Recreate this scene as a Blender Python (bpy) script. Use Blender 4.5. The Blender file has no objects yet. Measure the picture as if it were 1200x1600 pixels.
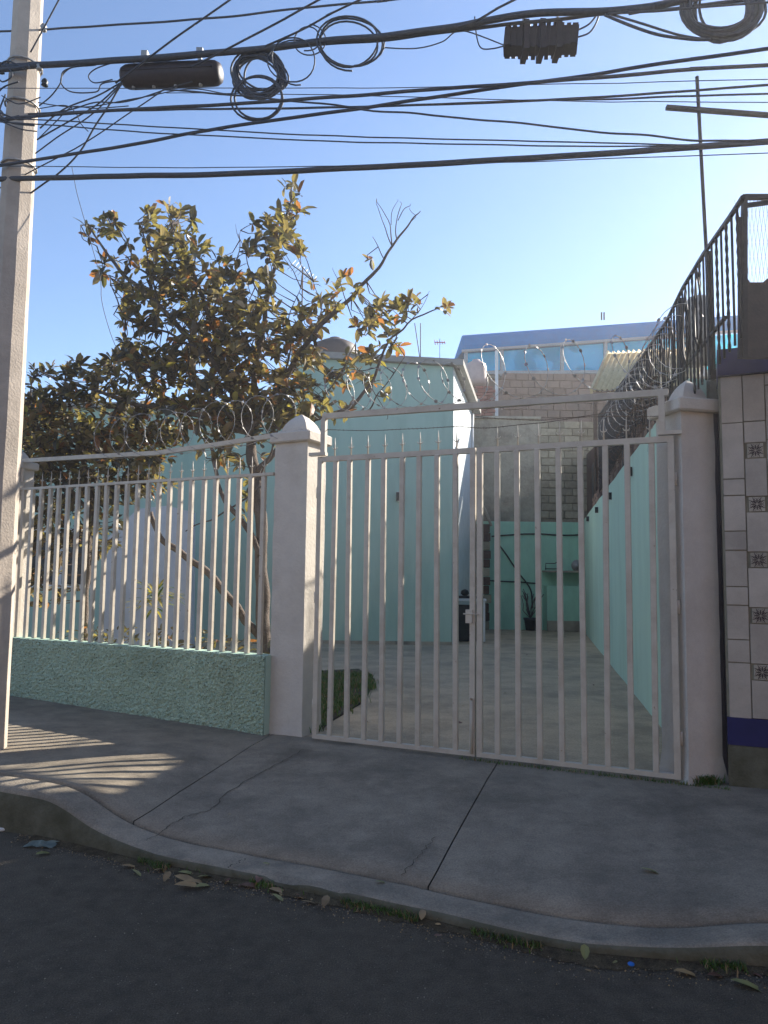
import bpy, math, random
from mathutils import Vector, Matrix, noise
random.seed(7)
R = math.radians
sc = bpy.context.scene
C = sc.collection

# ------------------------------------------------------------------ camera
CAM = Vector((0, 0, 1.6)); F = 1150.0
PITCH = math.atan(100 / F); ROLL = 0.0126
fw = Vector((0, math.cos(PITCH), math.sin(PITCH))); up0 = Vector((0, -math.sin(PITCH), math.cos(PITCH))); rt0 = Vector((1, 0, 0))
rt = rt0 * math.cos(ROLL) + up0 * math.sin(ROLL)
up = -rt0 * math.sin(ROLL) + up0 * math.cos(ROLL)
cd = bpy.data.cameras.new('camera'); cam = bpy.data.objects.new('camera', cd); C.objects.link(cam)
cd.sensor_fit = 'VERTICAL'; cd.sensor_height = 36; cd.lens = F / 1600 * 36; cd.clip_start = .05; cd.clip_end = 3000
M3 = Matrix((rt, up, -fw)).transposed(); cam.matrix_world = Matrix.Translation(CAM) @ M3.to_4x4()
sc.camera = cam
# ------------------------------------------------------------------ light
SUN = Vector((.77, .63, .545)).normalized()
el = math.asin(SUN.z); az = math.atan2(SUN.x, SUN.y)
w = bpy.data.worlds.new("World"); sc.world = w; w.use_nodes = True
nt = w.node_tree; bg = nt.nodes['Background']
sky = nt.nodes.new('ShaderNodeTexSky'); sky.sky_type = 'NISHITA'; sky.sun_disc = False
sky.sun_elevation = el; sky.sun_rotation = az; sky.altitude = 2200; sky.air_density = 1.0; sky.dust_density = .7; sky.ozone_density = 2.4
nt.links.new(sky.outputs[0], bg.inputs[0]); bg.inputs[1].default_value = .11
sd = bpy.data.lights.new('sun', 'SUN'); sd.energy = 5.0; sd.angle = R(.6); sd.color = (1, .93, .82)
so = bpy.data.objects.new('sun', sd); C.objects.link(so); so.rotation_euler = (-SUN).to_track_quat('-Z', 'Y').to_euler(); so.location = (6, 6, 12)
sc.view_settings.view_transform = 'Standard'; sc.view_settings.look = 'None'; sc.view_settings.gamma = 1
sc.view_settings.use_curve_mapping = False; sc.view_settings.exposure = 1.34

# ------------------------------------------------------------------ pixel helpers
def ray(px, py): return (rt * ((px - 600) / F) + up * (-(py - 800) / F) + fw)
def P(px, py, Y): d = ray(px, py); return CAM + d * (Y / d.y)
def G(px, py, z=.15): d = ray(px, py); return CAM + d * ((z - CAM.z) / d.z)
def V(px, py, A, B):                       # vertical plane through A and B
    d = ray(px, py); n = Vector((B.y - A.y, A.x - B.x, 0)); return CAM + d * ((A - CAM).dot(n) / d.dot(n))
def lerp(a, b, t): return a + (b - a) * t
def interp(xs, ys, x):
    if x <= xs[0]: return ys[0]
    for i in range(1, len(xs)):
        if x <= xs[i]: return lerp(ys[i-1], ys[i], (x - xs[i-1]) / (xs[i] - xs[i-1]))
    return ys[-1]

# ------------------------------------------------------------------ objects
WL = {}
def wloc(o): return WL.get(o.name, Vector((0, 0, 0))) if o else Vector((0, 0, 0))
def tag(o, label=None, cat=None, group=None, kind=None):
    if label: o['label'] = label
    if cat: o['category'] = cat
    if group: o['group'] = group
    if kind: o['kind'] = kind
    return o
def thing(name, label, cat, loc=(0, 0, 0), group=None):
    o = bpy.data.objects.new(name, None); C.objects.link(o); o.location = loc; WL[o.name] = Vector(loc)
    o.empty_display_size = .1
    return tag(o, label, cat, group)
def piece(name, mesh, loc, parent=None, rot=None, scale=None):
    o = bpy.data.objects.new(name, mesh); C.objects.link(o)
    if parent: o.parent = parent
    WL[o.name] = Vector(loc); o.location = Vector(loc) - wloc(parent)
    if rot is not None: o.rotation_euler = rot
    if scale is not None: o.scale = scale
    return o
class MB:
    def __init__(s): s.v = []; s.f = []; s.mi = []; s.sm = []
    def add(s, vs, fs, mi=0, smooth=False):
        b = len(s.v); s.v += [Vector(p) for p in vs]; s.f += [tuple(b + i for i in f) for f in fs]
        s.mi += [mi] * len(fs); s.sm += [smooth] * len(fs); return s
    def hexa(s, p, mi=0):      # p: 4 bottom CCW, 4 top CCW
        return s.add(p, [(3, 2, 1, 0), (4, 5, 6, 7), (0, 1, 5, 4), (1, 2, 6, 5), (2, 3, 7, 6), (3, 0, 4, 7)], mi)
    def box(s, c, size, ax=None, mi=0, taper=1.0):     # c centre, size (x,y,z), ax = horizontal x direction
        c = Vector(c); ux = Vector(ax).normalized() if ax is not None else Vector((1, 0, 0)); uz = Vector((0, 0, 1)); uy = uz.cross(ux).normalized()
        hx, hy, hz = size[0]/2, size[1]/2, size[2]/2
        q = [(-1, -1), (1, -1), (1, 1), (-1, 1)]
        return s.hexa([c + ux*hx*a + uy*hy*b - uz*hz for a, b in q] + [c + ux*hx*a*taper + uy*hy*b*taper + uz*hz for a, b in q], mi)
    def bbox(s, c, size, ax=None, bev=.01, mi=0):       # bevelled vertical-edge box with chamfered top/bottom
        c = Vector(c); ux = Vector(ax).normalized() if ax is not None else Vector((1, 0, 0)); uy = Vector((0, 0, 1)).cross(ux).normalized()
        hx, hy, hz = size[0]/2, size[1]/2, size[2]/2
        def ring(ix, z):
            a, b = hx - ix, hy - ix; k = bev
            pts = [(-a+k, -b), (a-k, -b), (a, -b+k), (a, b-k), (a-k, b), (-a+k, b), (-a, b-k), (-a, -b+k)]
            return [c + ux*x + uy*y + Vector((0, 0, z)) for x, y in pts]
        rs = [ring(bev, -hz), ring(0, -hz+bev), ring(0, hz-bev), ring(bev, hz)]
        vs = sum(rs, []); fs = []
        for r in range(3):
            for i in range(8): j = (i+1) % 8; fs.append((r*8+i, r*8+j, r*8+8+j, r*8+8+i))
        fs.append(tuple(range(7, -1, -1))); fs.append(tuple(range(24, 32)))
        return s.add(vs, fs, mi)
    def bar(s, a, b, wd, ht, mi=0, upv=(0, 0, 1)):     # rectangular bar a->b
        a = Vector(a); b = Vector(b); d = (b - a).normalized(); u = Vector(upv)
        sx = d.cross(u); sx = sx.normalized() if sx.length > 1e-4 else Vector((1, 0, 0)); sy = sx.cross(d).normalized()
        q = [(-1, -1), (1, -1), (1, 1), (-1, 1)]
        return s.hexa([a + sx*wd/2*x + sy*ht/2*y for x, y in q] + [b + sx*wd/2*x + sy*ht/2*y for x, y in q], mi)
    def tube(s, pts, r, n=6, mi=0, caps=True, closed=False):
        pts = [Vector(p) for p in pts]; m = len(pts)
        if m < 2: return s
        rr = r if isinstance(r, (list, tuple)) else [r] * m
        t0 = (pts[1] - pts[0]).normalized(); ref = Vector((0, 0, 1)) if abs(t0.z) < .9 else Vector((1, 0, 0))
        u = t0.cross(ref).normalized(); vs = []; prev = t0
        for i, p in enumerate(pts):
            if i == 0: t = t0
            elif i == m-1: t = (pts[i] - pts[i-1]).normalized()
            else: t = (pts[i+1] - pts[i-1]).normalized()
            if t.length < .5: t = prev
            u = (u - t * u.dot(t)); u = u.normalized() if u.length > 1e-6 else t.orthogonal().normalized()
            w_ = t.cross(u); prev = t
            for k in range(n):
                a = 2*math.pi*k/n; vs.append(p + (u*math.cos(a) + w_*math.sin(a)) * rr[i])
        fs = []
        for i in range(m-1):
            for k in range(n): k2 = (k+1) % n; fs.append((i*n+k, i*n+k2, (i+1)*n+k2, (i+1)*n+k))
        if caps: fs.append(tuple(range(n-1, -1, -1))); fs.append(tuple((m-1)*n + k for k in range(n)))
        return s.add(vs, fs, mi, True)
    def lathe(s, c, prof, n=16, mi=0, smooth=True):
        c = Vector(c); vs = []; fs = []
        for r, z in prof:
            for k in range(n): a = 2*math.pi*(k+.5)/n; vs.append(c + Vector((r*math.cos(a), r*math.sin(a), z)))
        for i in range(len(prof)-1):
            for k in range(n): k2 = (k+1) % n; fs.append((i*n+k, i*n+k2, (i+1)*n+k2, (i+1)*n+k))
        fs.append(tuple(range(n-1, -1, -1))); fs.append(tuple((len(prof)-1)*n + k for k in range(n)))
        return s.add(vs, fs, mi, smooth)
    def prism(s, poly, z0, z1, mi=0):      # horizontal polygon extruded
        n = len(poly); vs = [Vector((p[0], p[1], z0)) for p in poly] + [Vector((p[0], p[1], z1)) for p in poly]
        fs = [tuple(range(n-1, -1, -1)), tuple(range(n, 2*n))] + [(i, (i+1) % n, n+(i+1) % n, n+i) for i in range(n)]
        return s.add(vs, fs, mi)
    def slabv(s, poly, d, mi=0):           # polygon of 3-D points extruded by vector d
        n = len(poly); d = Vector(d); vs = [Vector(p) for p in poly] + [Vector(p) + d for p in poly]
        fs = [tuple(range(n-1, -1, -1)), tuple(range(n, 2*n))] + [(i, (i+1) % n, n+(i+1) % n, n+i) for i in range(n)]
        return s.add(vs, fs, mi)
    def mesh(s, name, mats, off=Vector((0, 0, 0))):
        me = bpy.data.meshes.new(name); me.from_pydata([tuple(p - off) for p in s.v], [], s.f)
        for m in (mats if isinstance(mats, (list, tuple)) else [mats]): me.materials.append(m)
        me.polygons.foreach_set('material_index', s.mi); me.polygons.foreach_set('use_smooth', s.sm); me.update()
        return me
    def build(s, name, mats, parent=None, loc=None):
        if loc is None: loc = wloc(parent) if parent else Vector((0, 0, 0))
        return piece(name, s.mesh(name, mats, Vector(loc)), loc, parent)
def recalc(o):
    import bmesh
    bm = bmesh.new(); bm.from_mesh(o.data); bmesh.ops.recalc_face_normals(bm, faces=bm.faces); bm.to_mesh(o.data); bm.free(); return o

# ------------------------------------------------------------------ materials
def mat(name, c1, c2=None, rough=.85, scale=6., big=.6, bigc=None, bigamt=.5, bump=.3, bscale=60., bdist=.004, metal=0., spec=.3, rnd=0., speck=None, speckscale=150, spk=.60, stretch=(1, 1, 1), grain=0, gscale=110):
    m = bpy.data.materials.new(name); m.use_nodes = True; t = m.node_tree; N = t.nodes; L = t.links
    b = N['Principled BSDF']; b.inputs['Roughness'].default_value = rough; b.inputs['Metallic'].default_value = metal
    b.inputs['Specular IOR Level'].default_value = spec
    g = N.new('ShaderNodeNewGeometry'); mp = N.new('ShaderNodeMapping'); L.new(g.outputs['Position'], mp.inputs[0]); mp.inputs['Scale'].default_value = stretch
    c2 = c2 or tuple(x*.8 for x in c1)
    n1 = N.new('ShaderNodeTexNoise'); n1.inputs['Scale'].default_value = scale; n1.inputs['Detail'].default_value = 8; n1.inputs['Roughness'].default_value = .65
    L.new(mp.outputs[0], n1.inputs[0])
    rmp = N.new('ShaderNodeMapRange'); rmp.inputs[1].default_value = .35; rmp.inputs[2].default_value = .65; L.new(n1.outputs[0], rmp.inputs[0])
    mx = N.new('ShaderNodeMix'); mx.data_type = 'RGBA'; mx.inputs[6].default_value = (*c1, 1); mx.inputs[7].default_value = (*c2, 1); L.new(rmp.outputs[0], mx.inputs[0])
    col = mx.outputs[2]
    if bigc:
        n2 = N.new('ShaderNodeTexNoise'); n2.inputs['Scale'].default_value = big; n2.inputs['Detail'].default_value = 6; n2.inputs['Roughness'].default_value = .7; L.new(mp.outputs[0], n2.inputs[0])
        r2 = N.new('ShaderNodeMapRange'); r2.inputs[1].default_value = .48; r2.inputs[2].default_value = .68; r2.inputs[4].default_value = bigamt; L.new(n2.outputs[0], r2.inputs[0])
        m2 = N.new('ShaderNodeMix'); m2.data_type = 'RGBA'; m2.inputs[7].default_value = (*bigc, 1); L.new(col, m2.inputs[6]); L.new(r2.outputs[0], m2.inputs[0]); col = m2.outputs[2]
    if speck:
        n3 = N.new('ShaderNodeTexNoise'); n3.inputs['Scale'].default_value = speckscale; n3.inputs['Detail'].default_value = 3; L.new(g.outputs['Position'], n3.inputs[0])
        r3 = N.new('ShaderNodeMapRange'); r3.inputs[1].default_value = spk; r3.inputs[2].default_value = spk+.10; L.new(n3.outputs[0], r3.inputs[0])
        m3 = N.new('ShaderNodeMix'); m3.data_type = 'RGBA'; m3.inputs[7].default_value = (*speck, 1); L.new(col, m3.inputs[6]); L.new(r3.outputs[0], m3.inputs[0]); col = m3.outputs[2]
    if grain:
        n5 = N.new('ShaderNodeTexNoise'); n5.inputs['Scale'].default_value = gscale; n5.inputs['Detail'].default_value = 4; n5.inputs['Roughness'].default_value = .8; L.new(g.outputs['Position'], n5.inputs[0])
        r5 = N.new('ShaderNodeMapRange'); r5.inputs[1].default_value = .32; r5.inputs[2].default_value = .68; r5.inputs[3].default_value = 1-grain; r5.inputs[4].default_value = 1+grain; L.new(n5.outputs[0], r5.inputs[0])
        h5 = N.new('ShaderNodeHueSaturation'); L.new(r5.outputs[0], h5.inputs['Value']); L.new(col, h5.inputs['Color']); col = h5.outputs[0]
    if rnd:
        oi = N.new('ShaderNodeObjectInfo'); hs = N.new('ShaderNodeHueSaturation'); r4 = N.new('ShaderNodeMapRange'); r4.inputs[3].default_value = 1-rnd; r4.inputs[4].default_value = 1+rnd
        L.new(oi.outputs['Random'], r4.inputs[0]); L.new(r4.outputs[0], hs.inputs['Value']); L.new(col, hs.inputs['Color']); col = hs.outputs[0]
    L.new(col, b.inputs['Base Color'])
    if bump:
        nb = N.new('ShaderNodeTexNoise'); nb.inputs['Scale'].default_value = bscale; nb.inputs['Detail'].default_value = 6; L.new(g.outputs['Position'], nb.inputs[0])
        bp = N.new('ShaderNodeBump'); bp.inputs['Strength'].default_value = bump; bp.inputs['Distance'].default_value = bdist; L.new(nb.outputs[0], bp.inputs['Height']); L.new(bp.outputs[0], b.inputs['Normal'])
    return m
def leafmat(name, top, under, trans, tamt=.35):
    m = bpy.data.materials.new(name); m.use_nodes = True; t = m.node_tree; N = t.nodes; L = t.links
    b = N['Principled BSDF']; b.inputs['Roughness'].default_value = .42; b.inputs['Specular IOR Level'].default_value = .45
    g = N.new('ShaderNodeNewGeometry'); nz = N.new('ShaderNodeTexNoise'); nz.inputs['Scale'].default_value = 9; L.new(g.outputs['Position'], nz.inputs[0])
    mx = N.new('ShaderNodeMix'); mx.data_type = 'RGBA'; mx.inputs[6].default_value = (*top, 1); mx.inputs[7].default_value = (*under, 1); L.new(g.outputs['Backfacing'], mx.inputs[0])
    hs = N.new('ShaderNodeHueSaturation'); mr = N.new('ShaderNodeMapRange'); mr.inputs[1].default_value = .3; mr.inputs[2].default_value = .7; mr.inputs[3].default_value = .6; mr.inputs[4].default_value = 1.4
    L.new(nz.outputs[0], mr.inputs[0]); L.new(mr.outputs[0], hs.inputs['Value']); L.new(mx.outputs[2], hs.inputs['Color']); L.new(hs.outputs[0], b.inputs['Base Color'])
    tr = N.new('ShaderNodeBsdfTranslucent'); tr.inputs[0].default_value = (*trans, 1); ms = N.new('ShaderNodeMixShader'); ms.inputs[0].default_value = tamt
    L.new(b.outputs[0], ms.inputs[1]); L.new(tr.outputs[0], ms.inputs[2]); L.new(ms.outputs[0], N['Material Output'].inputs[0])
    return m
M_asph = mat('asphalt', (.108, .088, .062), (.064, .053, .038), .95, 11, .55, (.125, .102, .072), .65, 1.0, 120, .012, speck=(.32, .29, .24), speckscale=110, spk=.66, grain=.6, gscale=150)
M_walk = mat('pavement_concrete', (.30, .25, .185), (.20, .167, .125), .92, 4, 1.1, (.115, .096, .072), .75, .7, 120, .005, speck=(.34, .31, .27), speckscale=120, spk=.68, grain=.3, gscale=100)
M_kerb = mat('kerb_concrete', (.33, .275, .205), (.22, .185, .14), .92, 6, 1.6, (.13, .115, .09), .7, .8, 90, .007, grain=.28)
M_kface = mat('kerb_face_dark', (.15, .14, .10), (.085, .08, .05), .95, 7, 1.5, (.05, .05, .03), .7, .7, 70, .01)  # darker brown tone for the kerb face and the house footing
M_yard = mat('yard_concrete', (.54, .42, .285), (.40, .31, .21), .9, 2.2, .8, (.20, .175, .135), .7, .4, 90, .005, stretch=(1, 1.15, 1), grain=.22, gscale=60)
M_mint = mat('mint_paint', (.40, .55, .45), (.375, .52, .425), .8, 3, 1.0, (.24, .37, .30), .5, .35, 40, .008, stretch=(1, 1, .22), grain=.05)
M_minb = mat('green_back_paint', (.40, .68, .51), (.36, .62, .46), .8, 3, 1.0, (.27, .46, .36), .6, .35, 40, .008, stretch=(1, 1, .4), grain=.05)
M_mintr = mat('mint_paint_pale', (.52, .70, .56), (.48, .65, .52), .8, 3, 1.0, (.35, .48, .37), .5, .35, 40, .008, stretch=(1, 1, .25), grain=.05)
M_stucco = mat('mint_stucco', (.46, .58, .44), (.35, .45, .34), .95, 30, 1.3, (.25, .33, .25), .6, .9, 110, .012, speck=(.04, .06, .045), speckscale=75, spk=.59, grain=.3, gscale=140)  # dark specks paint the shade of pits in the stucco
M_white = mat('white_plaster', (.60, .55, .48), (.545, .495, .435), .85, 6, 1.3, (.40, .35, .29), .45, .5, 35, .010, grain=.06)
M_bar = mat('cream_gate_paint', (.56, .50, .41), (.49, .43, .35), .5, 8, 4, (.40, .32, .24), .4, .25, 90, .002, spec=.45, speck=(.20, .10, .05), speckscale=26, spk=.69)
M_grey = mat('grey_render', (.42, .375, .285), (.31, .275, .21), .95, 2.2, .8, (.10, .09, .075), .8, .6, 12, .02, grain=.1)
M_block = mat('sand_block', (.40, .355, .25), (.31, .27, .19), .95, 8, 2, (.18, .16, .12), .4, .6, 30, .01, rnd=.22)
M_pink = mat('pink_block', (.29, .19, .14), (.21, .14, .105), .95, 3, .8, (.15, .12, .10), .7, .6, 20, .015, rnd=.12)
M_red = mat('red_brick', (.32, .11, .08), (.22, .08, .06), .95, 8, rnd=.15)
M_mortar = mat('mortar', (.29, .26, .19), (.21, .19, .14), .95, 8)
M_brown = mat('brown_render', (.13, .075, .055), (.07, .045, .035), .95, 5, 1.2, (.20, .14, .11), .6, .5, 20, .02)
M_tile = mat('marble_tile', (.46, .40, .335), (.38, .33, .275), .45, 5, 2, (.29, .25, .21), .55, .2, 50, .003, spec=.45, rnd=.14, grain=.06)
M_deco = mat('deco_tile', (.40, .35, .28), (.34, .30, .24), .5, 8, bump=.1, rnd=.12)
M_ink = mat('tile_ornament', (.07, .045, .045), (.04, .03, .03), .5, 30, bump=0)
M_blue = mat('indigo_paint', (.028, .026, .11), (.02, .02, .075), .6, 5, 2, (.04, .04, .12), .5)
M_dark = mat('black_iron', (.035, .032, .035), (.02, .02, .022), .55, 20, bump=.2, metal=.3)
M_rust = mat('rusty_iron', (.12, .075, .05), (.06, .04, .03), .8, 30, bump=.4)
M_cable = mat('black_cable', (.07, .075, .09), (.045, .05, .06), .6, 40, bump=.3, spec=.35)
M_box = mat('splice_black', (.045, .032, .034), (.03, .024, .026), .55, 20, bump=.3, bscale=80)
M_steel = mat('galvanised', (.42, .41, .39), (.27, .25, .23), .5, 30, bump=.2, metal=.5)
M_pole = mat('pole_concrete', (.50, .425, .35), (.40, .34, .28), .9, 5, 1.2, (.28, .235, .19), .5, .5, 60, .008)
M_bark = mat('bark', (.16, .125, .10), (.08, .062, .05), .95, 12, 3, (.24, .20, .17), .5, .8, 50, .02)
M_twig = mat('twig_bark', (.12, .09, .08), (.07, .055, .05), .95, 20)
M_soil = mat('soil', (.09, .075, .05), (.05, .042, .03), 1, 8, bump=.8, bscale=40, bdist=.02)
M_silt = mat('silt', (.105, .08, .048), (.055, .042, .028), 1, 22, 5, (.15, .12, .075), .7, .9, 120, .01, grain=.5, gscale=160, spec=.05)
M_jf = mat('joint_dirt', (.10, .088, .068), (.06, .053, .042), .95, 12)
M_ground = mat('far_ground', (.14, .13, .11), (.10, .09, .08), 1, 1)
M_roof = mat('grey_roof', (.34, .32, .29), (.26, .245, .22), .9, 4)
M_roofb = mat('blue_roof_sheet', (.01, .20, .46), (.008, .16, .38), .9, 3, 1.5, (.04, .20, .42), .5, .3, 10, spec=.08)
M_yel = mat('yellow_corrugated', (.52, .42, .23), (.42, .33, .17), .8, 4, 1.5, (.30, .22, .12), .4)
M_plw = mat('white_plastic', (.70, .70, .68), (.62, .62, .60), .4, 5, bump=0)
M_plb = mat('black_plastic', (.025, .03, .03), (.018, .02, .02), .45, 5, bump=0)
M_tank = mat('tank_brown', (.11, .085, .075), (.07, .055, .05), .6, 4)
M_tankp = mat('tank_pale', (.50, .38, .34), (.42, .31, .28), .6, 4)
M_redp = mat('red_plastic', (.45, .06, .06), None, .5)
M_cap = mat('blue_cap', (.02, .16, .55), None, .4, bump=0)
M_lav = mat('lavender_plaster', (.56, .59, .62), (.50, .53, .56), .85, 4)
M_lavw = mat('cool_white_render', (.62, .66, .66), (.56, .60, .60), .85, 4, 1, (.48, .52, .52), .4, .3)
M_grass = leafmat('grass_blade', (.07, .13, .025), (.08, .14, .03), (.14, .24, .03), .3)
M_l1 = leafmat('leaf_green', (.125, .108, .054), (.20, .145, .08), (.32, .27, .06), .4)
M_l2 = leafmat('leaf_olive', (.19, .155, .09), (.27, .19, .115), (.36, .28, .08), .36)
M_l3 = leafmat('leaf_rust', (.25, .12, .05), (.21, .13, .07), (.55, .22, .05), .36)
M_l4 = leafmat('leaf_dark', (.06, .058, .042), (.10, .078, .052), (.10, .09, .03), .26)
M_l5 = leafmat('leaf_yellow', (.30, .26, .06), (.28, .24, .08), (.50, .42, .06), .4)
M_dry = leafmat('leaf_dry', (.30, .20, .09), (.27, .18, .085), (.4, .24, .07), .15)
M_dryr = leafmat('leaf_dry_red', (.13, .06, .04), (.13, .07, .05), (.3, .1, .05), .15)
M_dryg = leafmat('leaf_fallen_green', (.19, .19, .07), (.21, .19, .08), (.3, .3, .07), .15)
LEAF = [M_l1, M_l2, M_l3, M_l4, M_l5]
def glassmat(name, c, rough=.12, tr=.25):
    m = bpy.data.materials.new(name); m.use_nodes = True; t = m.node_tree; N = t.nodes; L = t.links
    b = N['Principled BSDF']; b.inputs['Base Color'].default_value = (*c, 1); b.inputs['Roughness'].default_value = rough; b.inputs['Specular IOR Level'].default_value = .35
    g = N.new('ShaderNodeNewGeometry'); n = N.new('ShaderNodeTexNoise'); n.inputs['Scale'].default_value = 1.6; L.new(g.outputs['Position'], n.inputs[0])
    tb = N.new('ShaderNodeBsdfTranslucent'); tb.inputs[0].default_value = (*[min(1, x*1.7) for x in c], 1); ms = N.new('ShaderNodeMixShader')
    mr = N.new('ShaderNodeMapRange'); mr.inputs[1].default_value = .45; mr.inputs[2].default_value = .55; mr.inputs[3].default_value = tr*.3; mr.inputs[4].default_value = tr; L.new(n.outputs[0], mr.inputs[0]); L.new(mr.outputs[0], ms.inputs[0])
    L.new(b.outputs[0], ms.inputs[1]); L.new(tb.outputs[0], ms.inputs[2]); L.new(ms.outputs[0], N['Material Output'].inputs[0]); return m
M_pane = glassmat('cyan_pane', (.06, .52, .78), .4, .75)
M_bag = glassmat('thin_plastic', (.22, .27, .24), .3, .3)

# ------------------------------------------------------------------ key lines
Z0 = .15
GA = G(489, 1155, Z0); GB = G(1069, 1221, Z0)            # gate line
GD = (GB - GA); GLEN = GD.length; GD = GD.normalized(); GN = Vector((GD.y, -GD.x, 0)); GN = GN if GN.y < 0 else -GN   # GN points to the street
FA = G(418, 1143, Z0); FL = Vector((-4.35, 8.62, Z0)); FD = (FL - FA).normalized(); FN = Vector((FD.y, -FD.x, 0)); FN = FN if FN.y < 0 else -FN
def gp(s, z, n=0): p = GA + GD*s + GN*n; return Vector((p.x, p.y, z))
def fp(s, z, n=0): p = FA + FD*s + FN*n; return Vector((p.x, p.y, z))
def WX(Y, wd=1.19): return wd + .213*Y                      # depth direction of the plot
FLEN = (FL - FA).length

# ================================================================== SETTING
MB().add([(-300, -300, -.06), (300, -300, -.06), (300, 300, -.06), (-300, 300, -.06)], [(0, 1, 2, 3)]).build('ground', M_ground).__setitem__('kind', 'structure')
# kerb path: straight line with changing height (dropped kerb in front of the gate)
kpix = [(0, 1229, .265), (60, 1238, .26), (95, 1247, .24), (120, 1268, .18), (150, 1298, .11), (200, 1325, .07), (300, 1345, .055), (400, 1365, .05), (600, 1405, .05), (800, 1455, .05), (950, 1482, .05), (1050, 1486, .055), (1100, 1480, .07), (1150, 1474, .09), (1200, 1463, .11)]
kp3 = [G(a, b, c) for a, b, c in kpix]
sl = (kp3[-1].y - kp3[0].y) / (kp3[-1].x - kp3[0].x)
KX = [-9] + [p.x for p in kp3] + [9]; KZ = [.27] + [p.z for p in kp3] + [.20]
KY = [kp3[0].y + sl*(-9 - kp3[0].x)] + [p.y for p in kp3] + [kp3[-1].y + sl*(9 - kp3[-1].x)]
xs = [-9 + i*.05 for i in range(361)]
def ksm(x): return sum(interp(KX, KZ, x + d) for d in (-.12, -.06, 0, .06, .12)) / 5
def kY(x): return sum(interp(KX, KY, x + d*.1) for d in range(-4, 5)) / 9
kn = Vector((.45, 1, 0)).normalized()      # towards the property
def korg(x):                                # gentle wobble of the kerb line
    return kY(x) + .008*noise.noise(Vector((x*2, 0, 0)))
roadmb = MB(); vs = []; fs = []
nx = len(xs)
for j, yy in enumerate([-40, -8, 0, 1.2, 2, None]):
    for x in xs:
        y = (korg(x) + .02) if yy is None else min(yy, korg(x) - .3 + yy*.01) if yy < 3 else yy
        vs.append((x*(1 if j > 1 else 4), y, 0))
for j in range(5):
    for i in range(nx-1): a = j*nx+i; fs.append((a, a+1, a+nx+1, a+nx))
roadmb.add(vs, fs); roadmb.build('road', M_asph).__setitem__('kind', 'structure')
# kerb: rounded nose profile swept along
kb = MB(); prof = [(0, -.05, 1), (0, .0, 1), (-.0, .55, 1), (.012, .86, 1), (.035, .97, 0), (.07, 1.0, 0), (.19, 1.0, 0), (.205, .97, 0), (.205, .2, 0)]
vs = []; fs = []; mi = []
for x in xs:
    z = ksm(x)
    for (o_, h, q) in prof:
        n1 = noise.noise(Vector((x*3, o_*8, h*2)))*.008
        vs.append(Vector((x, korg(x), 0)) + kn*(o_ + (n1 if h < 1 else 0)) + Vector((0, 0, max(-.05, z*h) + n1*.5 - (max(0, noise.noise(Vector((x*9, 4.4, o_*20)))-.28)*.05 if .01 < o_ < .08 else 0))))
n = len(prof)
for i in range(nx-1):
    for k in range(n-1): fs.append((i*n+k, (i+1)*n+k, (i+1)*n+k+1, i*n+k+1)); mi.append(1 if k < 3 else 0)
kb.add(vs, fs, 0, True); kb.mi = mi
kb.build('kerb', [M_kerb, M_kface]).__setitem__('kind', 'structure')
# pavement slabs
def kin(x): p = Vector((x, korg(x), 0)) + kn*.230; p.z = ksm(x) + .003; return p
fence_front = [(-12.0, None), ]
def prop(x):                                # property line and its height
    if x < FA.x: y = FA.y + (x - FA.x) * (FD.y/FD.x); z = Z0 - .01 + (FA.x - x)*.022
    else: y = GA.y + (x - GA.x)*(GD.y/GD.x); z = Z0 - .01
    if FA.x <= x <= GA.x: y = lerp(FA.y, GA.y, (x - FA.x)/(GA.x - FA.x))
    if x > 2.2: z += (x - 2.2)*.03
    return Vector((x, y + .12, min(z, .26)))
joints = []
for (kx_px, ky_px, px_px, py_px) in [(-140, 1190, 60, 1070), (190, 1282, 425, 1148), (640, 1378, 790, 1196)]:
    a = G(kx_px, ky_px, .09).x; b = G(px_px, py_px, .15).x; joints.append((a, b))
joints = [(-9, -9.5), (-5.6, -6.2)] + joints + [(2.6, 3.6), (5, 6.0), (9, 9.5)]
walk = thing('pavement', None, None, (0, 5, .1)); walk['kind'] = 'structure'
sub = MB(); vs = []; fs = []
for i in range(91):
    x = -9 + i*.2; a_ = kin(x); b_ = prop(x*1.05); vs += [a_ - Vector((0, 0, .05)), Vector((b_.x, b_.y, min(a_.z, b_.z))) - Vector((0, 0, .07))]
for i in range(90): fs.append((2*i, 2*i+2, 2*i+3, 2*i+1))
sub.add(vs, fs).build('joint_fill', M_jf, walk)
for q in range(len(joints)-1):
    (a0, b0), (a1, b1) = joints[q], joints[q+1]
    g_ = .0035; m = MB(); vs = []; fs = []; nu = max(4, int((a1-a0)/.12)); nv = 12
    for i in range(nu+1):
        u = i/nu; A = kin(lerp(a0+g_, a1-g_, u)); B = prop(lerp(b0+g_, b1-g_, u))
        for j in range(nv+1):
            v = j/nv; p = lerp(A, B, v); p.z = lerp(A.z, B.z, min(1, v*1.35)**.8)
            edge = i in (0, nu) or j == 0
            p.z += noise.noise(Vector((p.x*2.2, p.y*2.2, 3)))*.006 - (.005 if edge and j else 0)
            vs.append(p)
    for i in range(nu):
        for j in range(nv): a = i*(nv+1)+j; fs.append((a, a+nv+1, a+nv+2, a+1))
    # skirts
    base = len(vs); ring = [i*(nv+1) for i in range(nu+1)]
    for idx in ring: vs.append(vs[idx] - Vector((0, 0, .04)))
    for i in range(nu): fs.append((ring[i], base+i, base+i+1, ring[i+1]))
    m.add(vs, fs, 0, True); m.build('slab', M_walk, walk)
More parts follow.
